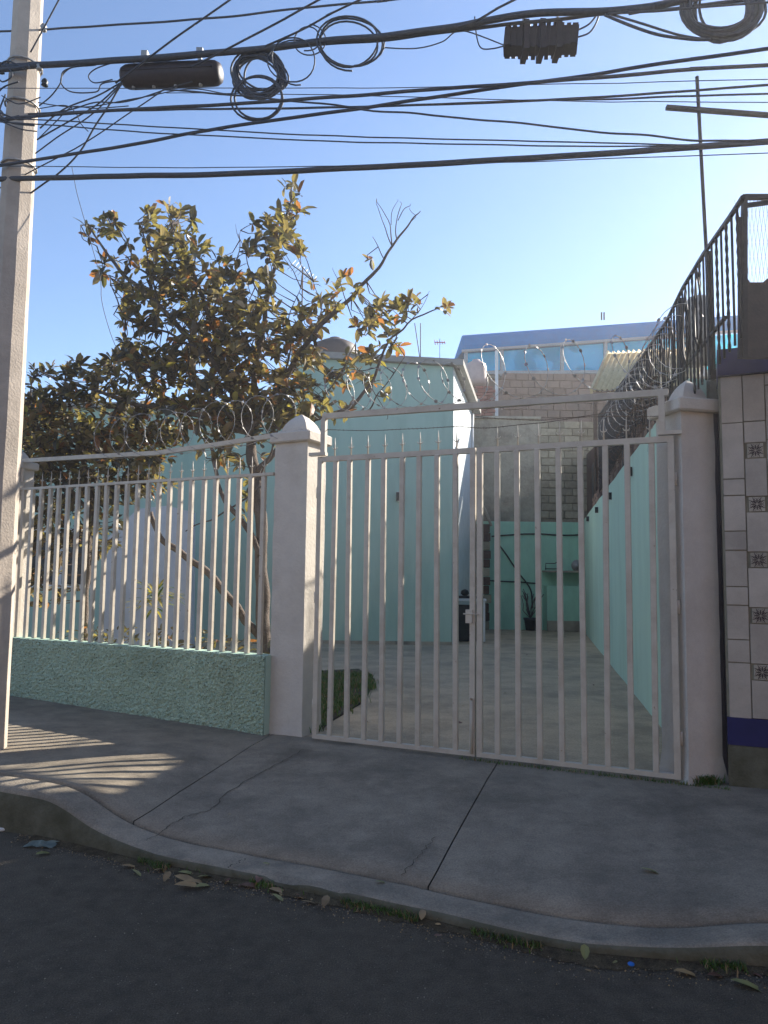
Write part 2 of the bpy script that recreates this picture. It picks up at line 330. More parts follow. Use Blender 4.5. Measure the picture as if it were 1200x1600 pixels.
def walkz(p):  # approx height of pavement at x,y
    A = korg(p.x)+.2; B = prop(p.x).y; v = max(0, min(1, (p.y-A)/(B-A))); return lerp(ksm(p.x), prop(p.x).z, min(1, v*1.35)**.8)
def strip(name, pix, wd, matl, parent, z=.12, jit=.012, dz=.010):
    m = MB(); pts = [G(a, b, z) for a, b in pix]; out = []
    for i in range(len(pts)-1):
        for k in range(8): out.append(lerp(pts[i], pts[i+1], k/8))
    out.append(pts[-1]); vs = []; fs = []
    for i, p in enumerate(out):
        d = (out[min(i+1, len(out)-1)] - out[max(i-1, 0)]).normalized(); nn = Vector((-d.y, d.x, 0))
        c = p + nn*random.uniform(-jit, jit); c.z = walkz(c) + dz; ww = wd*random.uniform(.4, 1.2)
        vs += [c + nn*ww/2, c - nn*ww/2]
    for i in range(len(out)-1): fs.append((2*i, 2*i+1, 2*i+3, 2*i+2))
    m.add(vs, fs); return m.build(name, matl, parent)
strip('crack', [(228, 1304), (262, 1285), (290, 1270), (330, 1262), (352, 1240), (400, 1213), (440, 1196), (475, 1178)], .007, M_soil, walk, .11)
strip('crack', [(150, 1262), (190, 1242), (240, 1222), (262, 1214)], .005, M_soil, walk, .11)
strip('crack', [(355, 1350), (372, 1342), (385, 1336)], .007, M_soil, walk, .08)
strip('crack', [(628, 1360), (655, 1335), (680, 1310)], .005, M_soil, walk, .09)
m = MB()
for _ in range(520):
    x = random.uniform(-2.6, 2.4); 
    if random.random() < .6: c = Vector((x, korg(x) - random.uniform(.1, 1.8), .001))
    else:
        c = Vector((x, korg(x) + random.uniform(.3, 2.4), 0))
        if c.y > prop(x).y: continue
        c.z = walkz(c)+.009
    s_ = random.uniform(.0015, .0045)
    m.add([c+Vector((s_, 0, 0)), c+Vector((0, s_, 0)), c+Vector((-s_, 0, 0)), c+Vector((0, -s_*1.4, 0)), c+Vector((0, 0, s_*.8))], [(0, 1, 4), (1, 2, 4), (2, 3, 4), (3, 0, 4)], random.choice((0, 0, 1)))
tag(m.build('loose_chips', [M_kerb, M_walk]), 'tiny pale chips of stone scattered over road and pavement', 'grit', None, 'stuff')
# yard
yd = MB(); yd.add([gp(-.15, Z0-.012, -.09), gp(GLEN+.3, Z0-.012, -.09), Vector((WX(21.2)+.3, 21.2, Z0-.012)), Vector((-9, 21.2, Z0-.012)), Vector((-9, 11.4, Z0-.012)), fp(FLEN, Z0-.012, -.2), fp(-.2, Z0-.012, -.2)], [tuple(range(7))])
yd.build('yard', M_yard).__setitem__('kind', 'structure')
# garden bed behind the fence
g1 = G(586, 1062, Z0); g2 = G(515, 1128, Z0); g3 = G(487, 1150, Z0)
gb = MB(); poly = [fp(-.25, 0, -.25), gp(-.02, 0, -.16), g3+Vector((.03, .1, 0)), g2, G(570, 1095, Z0), g1, G(560, 1046, Z0), Vector((-1.6, 11.0, 0)), Vector((-8, 15.6, 0)), fp(FLEN, 0, -.25)]
gb.prism(poly, Z0-.03, Z0+.012); gb.build('garden_bed', M_soil).__setitem__('kind', 'structure')
def grass(name, region_pts, n, h, label, zf, wd=.006):
    m = MB()
    for _ in range(n):
        p = region_pts(); z = zf(p); hh = h*random.uniform(.4, 1.2); a = random.uniform(0, 6.28); d = Vector((math.cos(a), math.sin(a), 0)); q = Vector((-d.y, d.x, 0))*wd
        b = Vector((p.x, p.y, z)); mid = b + d*hh*.25 + Vector((0, 0, hh*.6)); tip = b + d*hh*.6 + Vector((0, 0, hh*.95))
        m.add([b-q, b+q, mid+q*.7, mid-q*.7, tip], [(0, 1, 2, 3), (3, 2, 4)], 0 if random.random() < .8 else 1)
    o = m.build(name, [M_grass, M_dry]); tag(o, label, 'grass', None, 'stuff'); return o
def inpoly(p, pl):
    c = False; j = len(pl)-1
    for i in range(len(pl)):
        if (pl[i].y > p.y) != (pl[j].y > p.y) and p.x < (pl[j].x-pl[i].x)*(p.y-pl[i].y)/(pl[j].y-pl[i].y)+pl[i].x: c = not c
        j = i
    return c
def rp():
    while True:
        p = Vector((random.uniform(-1.6, .2), random.uniform(6.2, 11), 0))
        if inpoly(p + Vector((noise.noise(p*5)*.12 + random.gauss(0, .03), noise.noise(p*5+Vector((9, 0, 0)))*.15 + random.gauss(0, .05), 0)), poly) and random.random() < (1 if noise.noise(p*1.6) > -.25 else .35): return p
grass('lawn_grass', rp, 9000, .07, 'patch of short green grass just inside the left gate post', lambda p: Z0+.01)
def rk():
    while True:
        x = random.uniform(-1.6, 1.8)
        if noise.noise(Vector((x*3.1, 5.3, .5))) > .08 or random.random() < .012:
            t = abs(random.gauss(0, .03)); return Vector((x, korg(x) - t*.9 - .0, 0))
grass('gutter_weeds', rk, 1500, .035, 'green weeds and dry grass growing in the gutter along the kerb', lambda p: .0, .003)
m = MB(); vs = []; fs = []; q_ = [-2.1 + i*.02 for i in range(226)]
for x in q_:
    wq_ = .03 + .09*abs(noise.noise(Vector((x*1.7, 2.2, 0)))) + .05*noise.noise(Vector((x*9, 1.1, 0))) + .02*noise.noise(Vector((x*30, 1.1, 0))); vs += [Vector((x, korg(x)+.02, .012)), Vector((x, korg(x)-wq_*.5, .009)), Vector((x, korg(x)-max(.03, wq_)-.03, .0035))]
for i in range(len(q_)-1):
    for k in range(2): a = i*3+k; fs.append((a, a+1, a+4, a+3))
m.add(vs, fs, 0, True); tag(m.build('gutter_silt', M_silt), 'strip of brown silt washed against the kerb', 'silt', None, 'stuff')
# gravel grit in gutter
m = MB()
for _ in range(5000):
    x = random.uniform(-2.2, 2.2); t = abs(random.gauss(0, .08)); s_ = random.uniform(.0015, .005); c = Vector((x, korg(x)-t, s_*.5))
    m.add([c+Vector((s_, 0, 0)), c+Vector((0, s_, 0)), c+Vector((-s_, 0, 0)), c+Vector((0, -s_, 0)), c+Vector((0, 0, s_))], [(0, 1, 4), (1, 2, 4), (2, 3, 4), (3, 0, 4)], random.choice((0, 0, 1, 2)))
tag(m.build('gutter_grit', [M_soil, M_walk, M_dry]), 'loose grit and crumbs of dirt lying in the gutter', 'grit', None, 'stuff')
def rt2():
    s_ = random.uniform(GLEN*.45, GLEN+.3); return gp(s_, 0, .06 + abs(random.gauss(0, .02)))
grass('threshold_weeds', rt2, 500, .03, 'thin weeds and litter caught under the right half of the gate', lambda p: Z0-.006, .003)
def rt3():
    c = G(1098, 1218, .16); return c + Vector((random.gauss(0, .05), random.gauss(0, .02)-.06, 0))
grass('post_weeds', rt3, 260, .07, 'small tuft of weeds at the foot of the right gate post', lambda p: .14, .006)

# ================================================================== FENCE WALL, POSTS, FENCE
# low stucco wall with real roughness
lw = thing('low_wall', 'low rough mint stucco wall under the cream bar fence', 'wall', fp(FLEN/2, Z0, 0))
m = MB(); nu, nv = 440, 100; vs = []; fs = []
for i in range(nu+1):
    for j in range(nv+1):
        s_ = lerp(-.02, FLEN-.1, i/nu); z = lerp(.05, .852, j/nv); p = fp(s_, z, .10)
        d = (noise.noise(p*40) + .8*noise.noise(p*72) + .5*noise.noise(p*6))*.017
        if j == nv: d = -.006
        vs.append(p + FN*d + Vector((0, 0, noise.noise(p*20)*.004 if j == nv else 0)))
for i in range(nu):
    for j in range(nv): a = i*(nv+1)+j; fs.append((a, a+1, a+nv+2, a+nv+1))
m.add(vs, fs, 0, False); recalc(m.build('rough_face', M_stucco, lw))
m = MB(); a, b = fp(-.02, 0, .085), fp(FLEN-.1, 0, .085); m.hexa([fp(-.02, .0, .085), fp(-.02, .0, -.08), fp(FLEN-.1, 0, -.08), fp(FLEN-.1, 0, .085)][::-1] + [fp(-.02, .85, .085), fp(-.02, .85, -.08), fp(FLEN-.1, .85, -.08), fp(FLEN-.1, .85, .085)][::-1]); recalc(m.build('wall_core', M_mint, lw))

def spike_mesh(h):
    m = MB(); m.tube([(0, 0, 0), (0, 0, h*.55), (0, 0, h)], [.007, .006, .0015], 6)
    m.tube([(-.026, 0, h*.5), (-.02, 0, h*.42), (0, 0, h*.36), (.02, 0, h*.42), (.026, 0, h*.5)], [.002, .004, .006, .004, .002], 5)
    m.tube([(0, 0, h*.36), (0, 0, h*.5)], [.011, .004], 6)
    return m.mesh('spike', M_bar)
SP = spike_mesh(.17); SP2 = spike_mesh(.17)
def barmesh(name, wd, dp, h):
    m = MB(); m.bbox((0, 0, h/2), (wd, dp, h), bev=.004); return m.mesh(name, M_bar)
fen = thing('bar_fence', 'cream steel bar fence with spiked tops on the low mint wall', 'fence', fp(FLEN/2, .85, 0))
fang = math.atan2(FD.y, FD.x); BT = 2.545
BM = barmesh('bar', .045, .04, BT - .85)
s0 = (V(406, 1010, FA, FL) - FA).dot(FD); s1 = (V(33, 985, FA, FL) - FA).dot(FD)
for i in range(24):
    s_ = lerp(s0, s1, i/22.5)
    if s_ > FLEN - .12: continue
    o = piece('bar', BM, fp(s_, .85 + random.uniform(-.003, .003), 0), fen, (random.uniform(-.004, .004), random.uniform(-.004, .004), fang))
    piece('spike', SP, fp(s_, BT + .028, 0), fen, (0, 0, fang))
MB().bar(fp(.0, BT + .014, 0), fp(FLEN - .1, BT + .014, 0), .04, .028).build('top_rail', M_bar, fen)
# bent upper rail for the wire
ur = thing('wire_rail', 'bent cream angle rail above the left bar fence carrying razor wire', 'rail', fp(FLEN/2, 2.8, 0))
pts = [V(x, y, FA, FL) for x, y in [(434, 680), (330, 696), (245, 708), (150, 713), (37, 720)]]
m = MB()
for i in range(len(pts)-1): m.bar(pts[i], pts[i+1], .035, .045)
m.build('rail', M_bar, ur)
m = MB(); m.bar(pts[-1] + Vector((0, 0, .0)), pts[-1] - Vector((0, 0, .25)), .03, .03); m.build('bracket', M_bar, ur)

def post(name, label, fl, fr, dep, ztop, zb, capo, capz, pyr, flare=.0, pyrw=.8):
    fl = Vector(fl); fr = Vector(fr); ax = (fr - fl).normalized(); ax.z = 0; ax.normalize(); bk = Vector((-ax.y, ax.x, 0)); wd = (Vector((fr.x, fr.y, 0)) - Vector((fl.x, fl.y, 0))).length
    c = Vector(((fl.x+fr.x)/2, (fl.y+fr.y)/2, 0)) + bk*dep/2
    t = thing(name, label, 'gate post', (c.x, c.y, zb))
    m = MB(); n_ = 22; vs = []; fs = []
    for j in range(n_+1):
        z = lerp(zb-.05, ztop, j/n_); k = flare*max(0, 1-(z-zb)/.25)**2
        rr = []
        for a, b in [(-1, -1), (-.5, -1), (0, -1), (.5, -1), (1, -1), (1, 0), (1, 1), (0, 1), (-1, 1), (-1, 0)]:
            p = c + ax*(wd/2+k)*a + bk*(dep/2+k)*b; p.z = z; d = noise.noise(p*5)*.004 + noise.noise(p*17)*.0022
            rr.append(p + Vector((a*ax.x+b*bk.x, a*ax.y+b*bk.y, 0))*d)
        vs += rr
    for j in range(n_):
        for k in range(10): k2 = (k+1) % 10; fs.append((j*10+k, j*10+k2, j*10+10+k2, j*10+10+k))
    m.add(vs, fs, 0, False); m.build('shaft', M_white, t)
    m = MB(); m.bbox((c.x, c.y, ztop+capz/2), (wd+2*capo, dep+2*capo, capz), ax, .012); m.build('cap', M_white, t)
    # pointed cushion finial
    m = MB(); vs = []; fs = []; prof = [(1, 0), (1.0, .06), (.93, .25), (.80, .45), (.60, .66), (.36, .83), (.12, .95), (.02, 1.0)]
    for r_, h in prof:
        for a, b in [(-1, -1), (0, -1.04), (1, -1), (1.04, 0), (1, 1), (0, 1.04), (-1, 1), (-1.04, 0)]:
            p = c + ax*(wd/2*pyrw)*r_*a + bk*(dep/2*pyrw)*r_*b; p.z = ztop + capz + h*pyr; vs.append(p)
    for j in range(len(prof)-1):
        for k in range(8): k2 = (k+1) % 8; fs.append((j*8+k, j*8+k2, j*8+8+k2, j*8+8+k))
    fs.append(tuple(range(56, 64))); m.add(vs, fs, 0, False); m.build('finial', M_white, t)
    m = MB()
    for a, b in [(-1, -1), (1, -1), (1, 1), (-1, 1)]:
        a2, b2 = -b if a == b else a, a if a == b else -b
        p0 = c + ax*(wd/2*pyrw)*1.03*a + bk*(dep/2*pyrw)*1.03*b; nx_ = {(-1, -1): (1, -1), (1, -1): (1, 1), (1, 1): (-1, 1), (-1, 1): (-1, -1)}[(a, b)]
        p1 = c + ax*(wd/2*pyrw)*1.03*nx_[0] + bk*(dep/2*pyrw)*1.03*nx_[1]
        for i in range(11):
            q = lerp(p0, p1, i/11); q.z = ztop+capz; h = random.uniform(.012, .03); m.tube([q, q+Vector((0, 0, h*.6)), q+Vector((0, 0, h))], [.010, .009, .003], 5)
    m.build('beading', M_white, t)['kind'] = 'stuff'
    return t, c, ax, bk, wd
pl = G(419, 1143, Z0); pr = G(471, 1150, Z0)
post('gate_post', 'white plaster gate post with pointed finial between low mint wall and gate', pl, pr, .32, 2.85, Z0-.02, .045, .10, .20, .01, .80)
ql = G(1077, 1223, Z0); qr = G(1147, 1210, .19)
ql.z = qr.z = 0; qd = (qr-ql).normalized(); qr = V(1136, 1000, ql, ql+qd); qr.z = 0
post('gate_post', 'grey-white plaster gate post at the right beside the tiled house front', ql, qr, .32, 2.86, Z0-.03, .05, .10, .19, .03, .62)
e = fp(FLEN-.1, 0, .13); e2 = fp(FLEN+.22, 0, .13)
post('gate_post', 'white fence end post at far left, half hidden by the utility pole', e2, e, .3, 2.80, Z0, .04, .09, .18, .0, .8)
# boundary wall continuing left, out of frame
m = MB(); m.hexa([fp(FLEN+.25, 0, .06), fp(FLEN+6, 0, .06), fp(FLEN+6, 0, -.1), fp(FLEN+.25, 0, -.1)] + [fp(FLEN+.25, 2.6, .06), fp(FLEN+6, 2.6, .06), fp(FLEN+6, 2.6, -.1), fp(FLEN+.25, 2.6, -.1)]); tag(recalc(m.build('boundary_wall', M_white)), 'plain white boundary wall beyond the left end post', 'wall')

# ================================================================== GATE
gang = math.atan2(GD.y, GD.x); ZT = 2.675; ZG = Z0 + .015
GBM = barmesh('bar', .042, .04, ZT - .04 - ZG - .03)
sm = (V(744, 1180, GA, GB) - GA).dot(GD)
def leaf_gate(label, sa, sb, ns, latch):
    t = thing('gate_leaf', label, 'gate', gp((sa+sb)/2, ZG, 0))
    MB().bar(gp(sa, ZT-.02, 0), gp(sb, ZT-.02, 0), .04, .045).build('top_rail', M_bar, t)
    MB().bar(gp(sa, ZG+.015, 0), gp(sb, ZG+.015, 0), .04, .035).build('bottom_rail', M_bar, t)
    for ss in (sa+.022, sb-.022):
        MB().bar(gp(ss, ZG+.033, 0), gp(ss, ZT-.043, 0), .042, .044, 0, GD).build('stile', M_bar, t)
    for i in range(ns):
        ss = lerp(sa, sb, (i+1)/(ns+1)); piece('bar', GBM, gp(ss, ZG+.032, 0), t, (random.uniform(-.005, .005), random.uniform(-.005, .005), gang))
        piece('spike', SP2, gp(ss, ZT+.002, 0), t, (0, 0, gang), (1, 1, 1.0))
    if latch:
        m = MB(); m.box(gp(sb-.045, 1.28, .032), (.055, .02, .11), GD); m.tube([gp(sb-.09, 1.30, .045), gp(sb+.04, 1.30, .045)], .006, 8); m.build('latch', M_bar, t)
        m = MB(); m.tube([gp(sb-.02, ZG+.02, .035), gp(sb-.02, ZG+.45, .035)], .009, 8); m.tube([gp(sb-.02, ZG+.45, .035), gp(sb-.02, ZG+.47, .085)], .009, 8); m.build('drop_bolt', M_bar, t)
    hs = sa if latch else sb
    for z in (.45, 1.4, 2.35): m = MB(); m.tube([gp(hs + (-.006 if latch else .006), z-.05, -.005), gp(hs + (-.006 if latch else .006), z+.05, -.005)], .013, 8); m.build('hinge', M_bar, t)
    return t
leaf_gate('left leaf of the cream steel bar gate, next to the post by the mint wall', .0, sm-.008, 8, True)
leaf_gate('right leaf of the cream steel bar gate, hung on the right post', sm+.008, GLEN-.02, 8, False)
oh = thing('overhead_rail', 'cream overhead steel rail across the gate carrying razor wire coils', 'rail', gp(GLEN/2, 2.95, 0))
zl = V(500, 652, GA, GB).z; zr = V(1045, 614, GA, GB).z
MB().bar(gp(.05, zl, .02), gp(GLEN-.05, zr, .02), .045, .05).build('rail', M_bar, oh)
for ss, zz in ((.06, zl), (GLEN-.1, zr)):
    m = MB(); m.bar(gp(ss, zz-.024, .02), gp(ss, 2.70, .02), .045, .045, 0, GD); m.build('bracket', M_bar, oh)
    m = MB(); m.bar(gp(ss - (.14 if ss < 1 else -.14), 2.70, .02), gp(ss + (.03 if ss < 1 else -.03), 2.70, .02), .05, .03); m.build('foot', M_bar, oh)

def razor(label, path, rad, turns, nbarb=5, squash=1., seed=1, mat_=None):
    rnd = random.Random(seed); pts = []; n = int(turns*22)
    L_ = len(path)-1
    for i in range(n+1):
        t = i/n; q = t*L_; k = min(int(q), L_-1); c = lerp(Vector(path[k]), Vector(path[k+1]), q-k)
        d = (Vector(path[-1]) - Vector(path[0])).normalized(); nrm = Vector((-d.y, d.x, 0)).normalized()
        a = t*turns*2*math.pi; rr = rad*(1 + .18*noise.noise(Vector((t*turns*.8, seed, 0))))
        pts.append(c + Vector((0, 0, rr*squash*(1 - math.cos(a))*1.0)) + nrm*rr*math.sin(a)*.7 + d*rr*(.62*math.sin(a+.25) + .10*math.sin(a*.37+seed)))
    t = thing('razor_wire', label, 'razor wire', path[0])
    MB().tube(pts, .0030, 5).build('coil', mat_ or M_steel, t)
    m = MB()
    for i in range(2, len(pts)-2, 2):
        p = pts[i]; tg = (pts[i+1]-pts[i-1]).normalized(); u = tg.orthogonal().normalized(); ang = rnd.uniform(0, 6.28); u = (Matrix.Rotation(ang, 3, tg) @ u)
        s_ = rnd.uniform(.009, .014); w_ = tg.cross(u)*.002
        for sg in (1, -1):
            m.add([p - tg*.014, p + tg*.014, p + u*s_*sg + tg*.012, p + u*s_*sg - tg*.012, p + w_*2], [(0, 1, 2, 3), (0, 1, 4), (1, 2, 4), (2, 3, 4), (3, 0, 4)])
    o = m.build('barbs', mat_ or M_steel, t); o['kind'] = 'stuff'; return t
razor('loose silver razor wire coils above the gate in front of the mint house', [gp(.15, zl+.02, .03), gp(1.45, lerp(zl, zr, .5)+.03, .03)], .19, 7.3, seed=3)
razor('stretched razor wire coils above the gate near the right post', [gp(1.5, lerp(zl, zr, .5)+.03, .03), gp(2.9, zr+.05, .03)], .22, 4.2, seed=5, squash=1.0)
razor('razor wire coils over the left bar fence under the tree', [fp(-.15, 2.88, 0), fp(1.1, 2.83, 0), fp(2.3, 2.83, 0)], .23, 10, seed=9)
# barbed strand between rail and gate
def strand(name, label, cat, pts, r, matl, barb=True, n=5, wob=.01, group=None, sag=0):
    out = []; pts = [Vector(p) for p in pts]
    # catmull-rom
    for i in range(len(pts)-1):
        p0 = pts[max(i-1, 0)]; p1 = pts[i]; p2 = pts[i+1]; p3 = pts[min(i+2, len(pts)-1)]
        for k in range(8):
            t = k/8; out.append(.5*((2*p1) + (p2-p0)*t + (2*p0-5*p1+4*p2-p3)*t*t + (3*p1-p0-3*p2+p3)*t**3))
    out.append(pts[-1]); out = [p + Vector((noise.noise(p*3)*wob, noise.noise(p*3+Vector((9, 0, 0)))*wob, noise.noise(p*3+Vector((0, 9, 0)))*wob)) for p in out]
    m = MB(); m.tube(out, r, n)
    if barb:
        for i in range(1, len(out)-1):
            for k in (0, .5):
                c = lerp(out[i], out[i+1], k)
                for _ in range(2): v = Vector((random.uniform(-1, 1), random.uniform(-1, 1), random.uniform(-1, 1))).normalized()*.012; m.tube([c-v, c+v], .0009, 3)
    o = m.build(name, matl, loc=out[0]); return tag(o, label, cat, group)
strand('barbed_wire', 'rusty barbed wire strand stretched just above the gate spikes', 'barbed wire', [V(x, y, GA, GB) for x, y in [(500, 672), (600, 672), (700, 668), (760, 668), (850, 660), (950, 645), (1040, 630)]], .0028, M_rust)
strand('barbed_wire', 'second rusty barbed wire sagging behind the right part of the gate rail', 'barbed wire', [V(x, y, GA, GB)+Vector((0, .05, 0)) for x, y in [(742, 648), (830, 655), (900, 650), (1040, 648)]], .0025, M_rust)

# ================================================================== MINT HOUSE
HY = 16.0
hA = P(455, 900, HY).x; hB = WX(HY, -1.92); hTL = P(600, 566, HY).z; hTR = P(712, 573, HY).z
hBk = 20.9
house = thing('mint_house', 'tall mint green house block with thin grey roof slab behind the gate', 'house', (hB-1.5, HY+1, Z0))
m = MB(); zt = (hTL+hTR)/2
m.hexa([Vector((hA, HY, 0)), Vector((hB, HY, 0)), Vector((WX(hBk, -1.92), hBk, 0)), Vector((hA, hBk, 0))] + [Vector((hA, HY, hTL+.08)), Vector((hB, HY, hTR)), Vector((WX(hBk, -1.92), hBk, hTR)), Vector((hA, hBk, hTL+.08))]); m.build('wall', M_mint, house)
m = MB(); o1 = .22
bt = [Vector((hA-.1, HY-.12, hTL+.083)), Vector((hB+o1, HY-.12, hTR-.0)), Vector((WX(hBk, -1.92)+o1, hBk-.1, hTR-.0)), Vector((hA-.1, hBk-.1, hTL+.083))]
m.hexa([p + Vector((0, 0, .004)) for p in bt] + [p + Vector((0, 0, .14)) for p in bt]); m.build('roof', M_roof, house)
m = MB(); m.hexa([Vector((hA, HY-.015, Z0-.02)), Vector((hB+.004, HY-.015, Z0-.02)), Vector((hB+.004, HY-.002, Z0-.02)), Vector((hA, HY-.002, Z0-.02))] + [Vector((hA, HY-.015, Z0+.06)), Vector((hB+.004, HY-.015, Z0+.06)), Vector((hB+.004, HY-.002, Z0+.06)), Vector((hA, HY-.002, Z0+.06))]); m.build('plinth', M_grey, house)
m = MB(); y1, y2 = 20.2, 20.32; m.tube([(WX(20.2, -1.92)+.05, 20.2, .2), (WX(20.2, -1.92)+.05, 20.2, hTR-.1)], .04, 8); m.build('downpipe', M_plw, house)
m = MB(); k1 = Vector((.006, 0, 0)); k2 = Vector((.016, 0, 0)); sa_ = Vector((WX(HY+.02, -1.92), HY+.02, Z0)); sb_ = Vector((WX(hBk-.02, -1.92), hBk-.02, Z0))
m.hexa([sa_+k1, sa_+k2, sb_+k2, sb_+k1] + [p + Vector((0, 0, hTR-Z0-.01)) for p in (sa_+k1, sa_+k2, sb_+k2, sb_+k1)]); m.build('side_render', M_lavw, house)['label'] = 'white painted side wall'
# pale wing to the left
wing = thing('house_wing', 'lower mint wing of the house seen behind the tree', 'house', (-5, 16.5, Z0))
m = MB(); wz = P(300, 640, 16.3).z; m.box((lerp(-12, hA, .5), 18.3, wz/2), (hA+12-.01, 4.0, wz)); m.build('wall', M_mint, wing)
m = MB(); m.box((lerp(-12, hA, .5)-.1, 18.25, wz+.06), (hA+12-.1, 4.2, .11)); m.build('roof', M_roof, wing)
# window on the wing
fr = MB(); wx = P(95, 880, 16.28).x; fr.box((wx, 16.285, 1.9), (1.5, .03, 1.3)); wn = fr.build('window', M_plw, wing)
for k in (-.36, .36): q = MB(); q.box((wx+k, 16.262, 1.9), (.64, .012, 1.14)); q.build('pane', M_plb, wn)
# sconces
def sconce(c, ax, label, group=None, back=Vector((0, 1, 0)), s=1.):
    t = thing('wall_lamp', label, 'wall lamp', c, group)
    c = Vector(c); m = MB(); m.box(c, (.10*s, .09*s, .17*s), ax); m.build('housing', M_plb, t)
    for sg in (-1, 1): MB().box(c + Vector((0, 0, .09*s*sg)), (.075*s, .066*s, .01*s), ax).build('lens', M_plw, t)
    return t
sconce(P(493, 778, HY-.05), (1, 0, 0), 'small dark wall lamp on the mint house, just right of the left gate post', s=1.1)
sconce(P(623, 776, HY-.05), (1, 0, 0), 'small dark wall lamp in the middle of the mint house front', s=1.1)
# rooftop tank and antennas
t = thing('water_tank', 'dark brown round water tank on the house roof half behind leaves', 'water tank', P(523, 562, 17.5))
c = P(523, 565, 17.5); MB().lathe(c - Vector((0, 0, .1)), [(.52, 0), (.55, .1), (.55, .35), (.5, .5), (.3, .6), (.14, .63), (.14, .68), (.0, .68)], 24).build('body', M_tank, t)
def yagi(loc_px, Y, label, mt, sz, nel, mast_px, ang):
    c = P(*loc_px, Y); b = P(*mast_px, Y); t = thing('antenna', label, 'antenna', b)
    MB().tube([b, Vector((b.x, b.y, c.z + .1))], .015*sz/.5, 6).build('mast', M_rust, t)
    d = Vector((math.cos(ang), .3, math.sin(ang))).normalized(); sidev = Vector((-math.sin(ang), .5, math.cos(ang))).normalized()
    m = MB(); cc = Vector((b.x, b.y, c.z)); m.bar(cc - d*sz*.6, cc + d*sz*.6, .02, .02)
    for i in range(nel):
        p = cc + d*lerp(-.55, .55, i/(nel-1))*sz; L_ = sz*.35*(1 - .4*i/nel); m.tube([p - sidev*L_, p + sidev*L_], .009, 5)
    m.build('elements', mt, t); return t
yagi((452, 425), 16.8, 'white television antenna rising through the tree leaves on house roof', M_plw, .55, 8, (470, 560), -.5)
yagi((687, 535), 19, 'small red television antenna at the far edge of the house roof', M_redp, .25, 5, (687, 566), .1)
m = MB(); 
for px in (657, 653): b = P(657, 566, 18.5); m.tube([b, P(px if px == 657 else 648, 505, 18.5)], .012, 5)
tag(m.build('rebar_stub', M_rust, loc=P(657, 566, 18.5)), 'two thin rusty rods sticking up from the house roof edge', 'rods')
# lavender shed wall behind fence
m = MB(); sh = [P(158, 985, 14.5), P(300, 985, 14.5), P(300, 800, 14.5), P(262, 790, 14.5), P(215, 795, 14.5), P(158, 850, 14.5)]
sh[0].z = sh[1].z = Z0-.02
m.slabv(sh, (0, .25, 0)); tag(recalc(m.build('garden_wall', M_lav)), 'pale lavender wall with sloping top behind the left bars', 'wall')

# ================================================================== RIGHT BOUNDARY WALL
rw = thing('side_wall', 'long pale mint boundary wall running back along the right of the yard', 'wall', (WX(12), 12, Z0))
YS = 5.75; m = MB(); vs = []; fs = []; nS = 40
for i in range(nS+1):
    y = lerp(YS, 21.0, i/nS)
    for z in (.0, 1.0, 2.0, 3.2 + noise.noise(Vector((y*.7, 1, 0)))*.03):
        vs.append((WX(y) + noise.noise(Vector((y*.8, z, 2)))*.012, y, z))
    vs.append((WX(y)+.14, y, 3.2 + noise.noise(Vector((y*.7, 1, 0)))*.03)); vs.append((WX(y)+.14, y, 0))
for i in range(nS):
    for k in range(5): a = i*6+k; fs.append((a, a+6, a+7, a+1))
fs.append((0, 1, 2, 3, 4, 5)); m.add(vs, fs); recalc(m.build('wall', M_mintr, rw))
for i, x in enumerate((990.8, 958, 936.7, 922)):
    y_ = 1150*1.19/(x-845.5); zc = [2.98, 2.97, 3.0, 3.05][i]
    sconce(Vector((WX(y_)-.035, y_, zc)), (.213, 1, 0), ['nearest and largest of the dark wall lamps on the right boundary wall', 'second dark wall lamp from the street on the right boundary wall', 'third dark wall lamp from the street on the right boundary wall', 'farthest and smallest dark wall lamp on the right boundary wall'][i], 'lamps along the side wall', s=.68)

# ================================================================== BACK WALL AND WHAT STANDS THERE
BY = 21.0
bw = thing('back_wall', 'mint painted lower wall closing the back of the yard', 'wall', (3.5, BY, Z0))
x0 = WX(BY, -1.92)-.1; x1 = WX(BY)+.1; MB().box(((x0+x1)/2, BY+.1, 1.6), (x1-x0, .2, 3.2)).build('wall', M_minb, bw)
def pipe(name, label, cat, pix, Y, r, matl=M_plb): 
    o = strand(name, label, cat, [P(a, b, Y) for a, b in pix], r, matl, False, 6, .01); return o
pipe('hose_line', 'dark hose running level across the upper back mint wall', 'hose', [(768, 838), (800, 836), (832, 834), (870, 836), (908, 836)], BY-.03, .022)
pipe('hose_line', 'dark hose running low across the left of the back mint wall', 'hose', [(750, 905), (775, 908), (805, 909), (840, 912)], BY-.03, .022)
pipe('hose_line', 'dark cable hanging diagonally down the back mint wall', 'cable', [(775, 845), (790, 865), (808, 892), (822, 910), (830, 925), (832, 950)], BY-.06, .022)
pipe('hose_line', 'bundle of dark pipe up the corner beside the mint house', 'pipe', [(748, 975), (750, 900), (754, 850), (750, 815)], BY-.06, .045)
pipe('hose_line', 'sloping grey pipe above the back corner of the mint house', 'pipe', [(745, 775), (757, 795), (768, 822)], BY-.2, .04, M_grey)
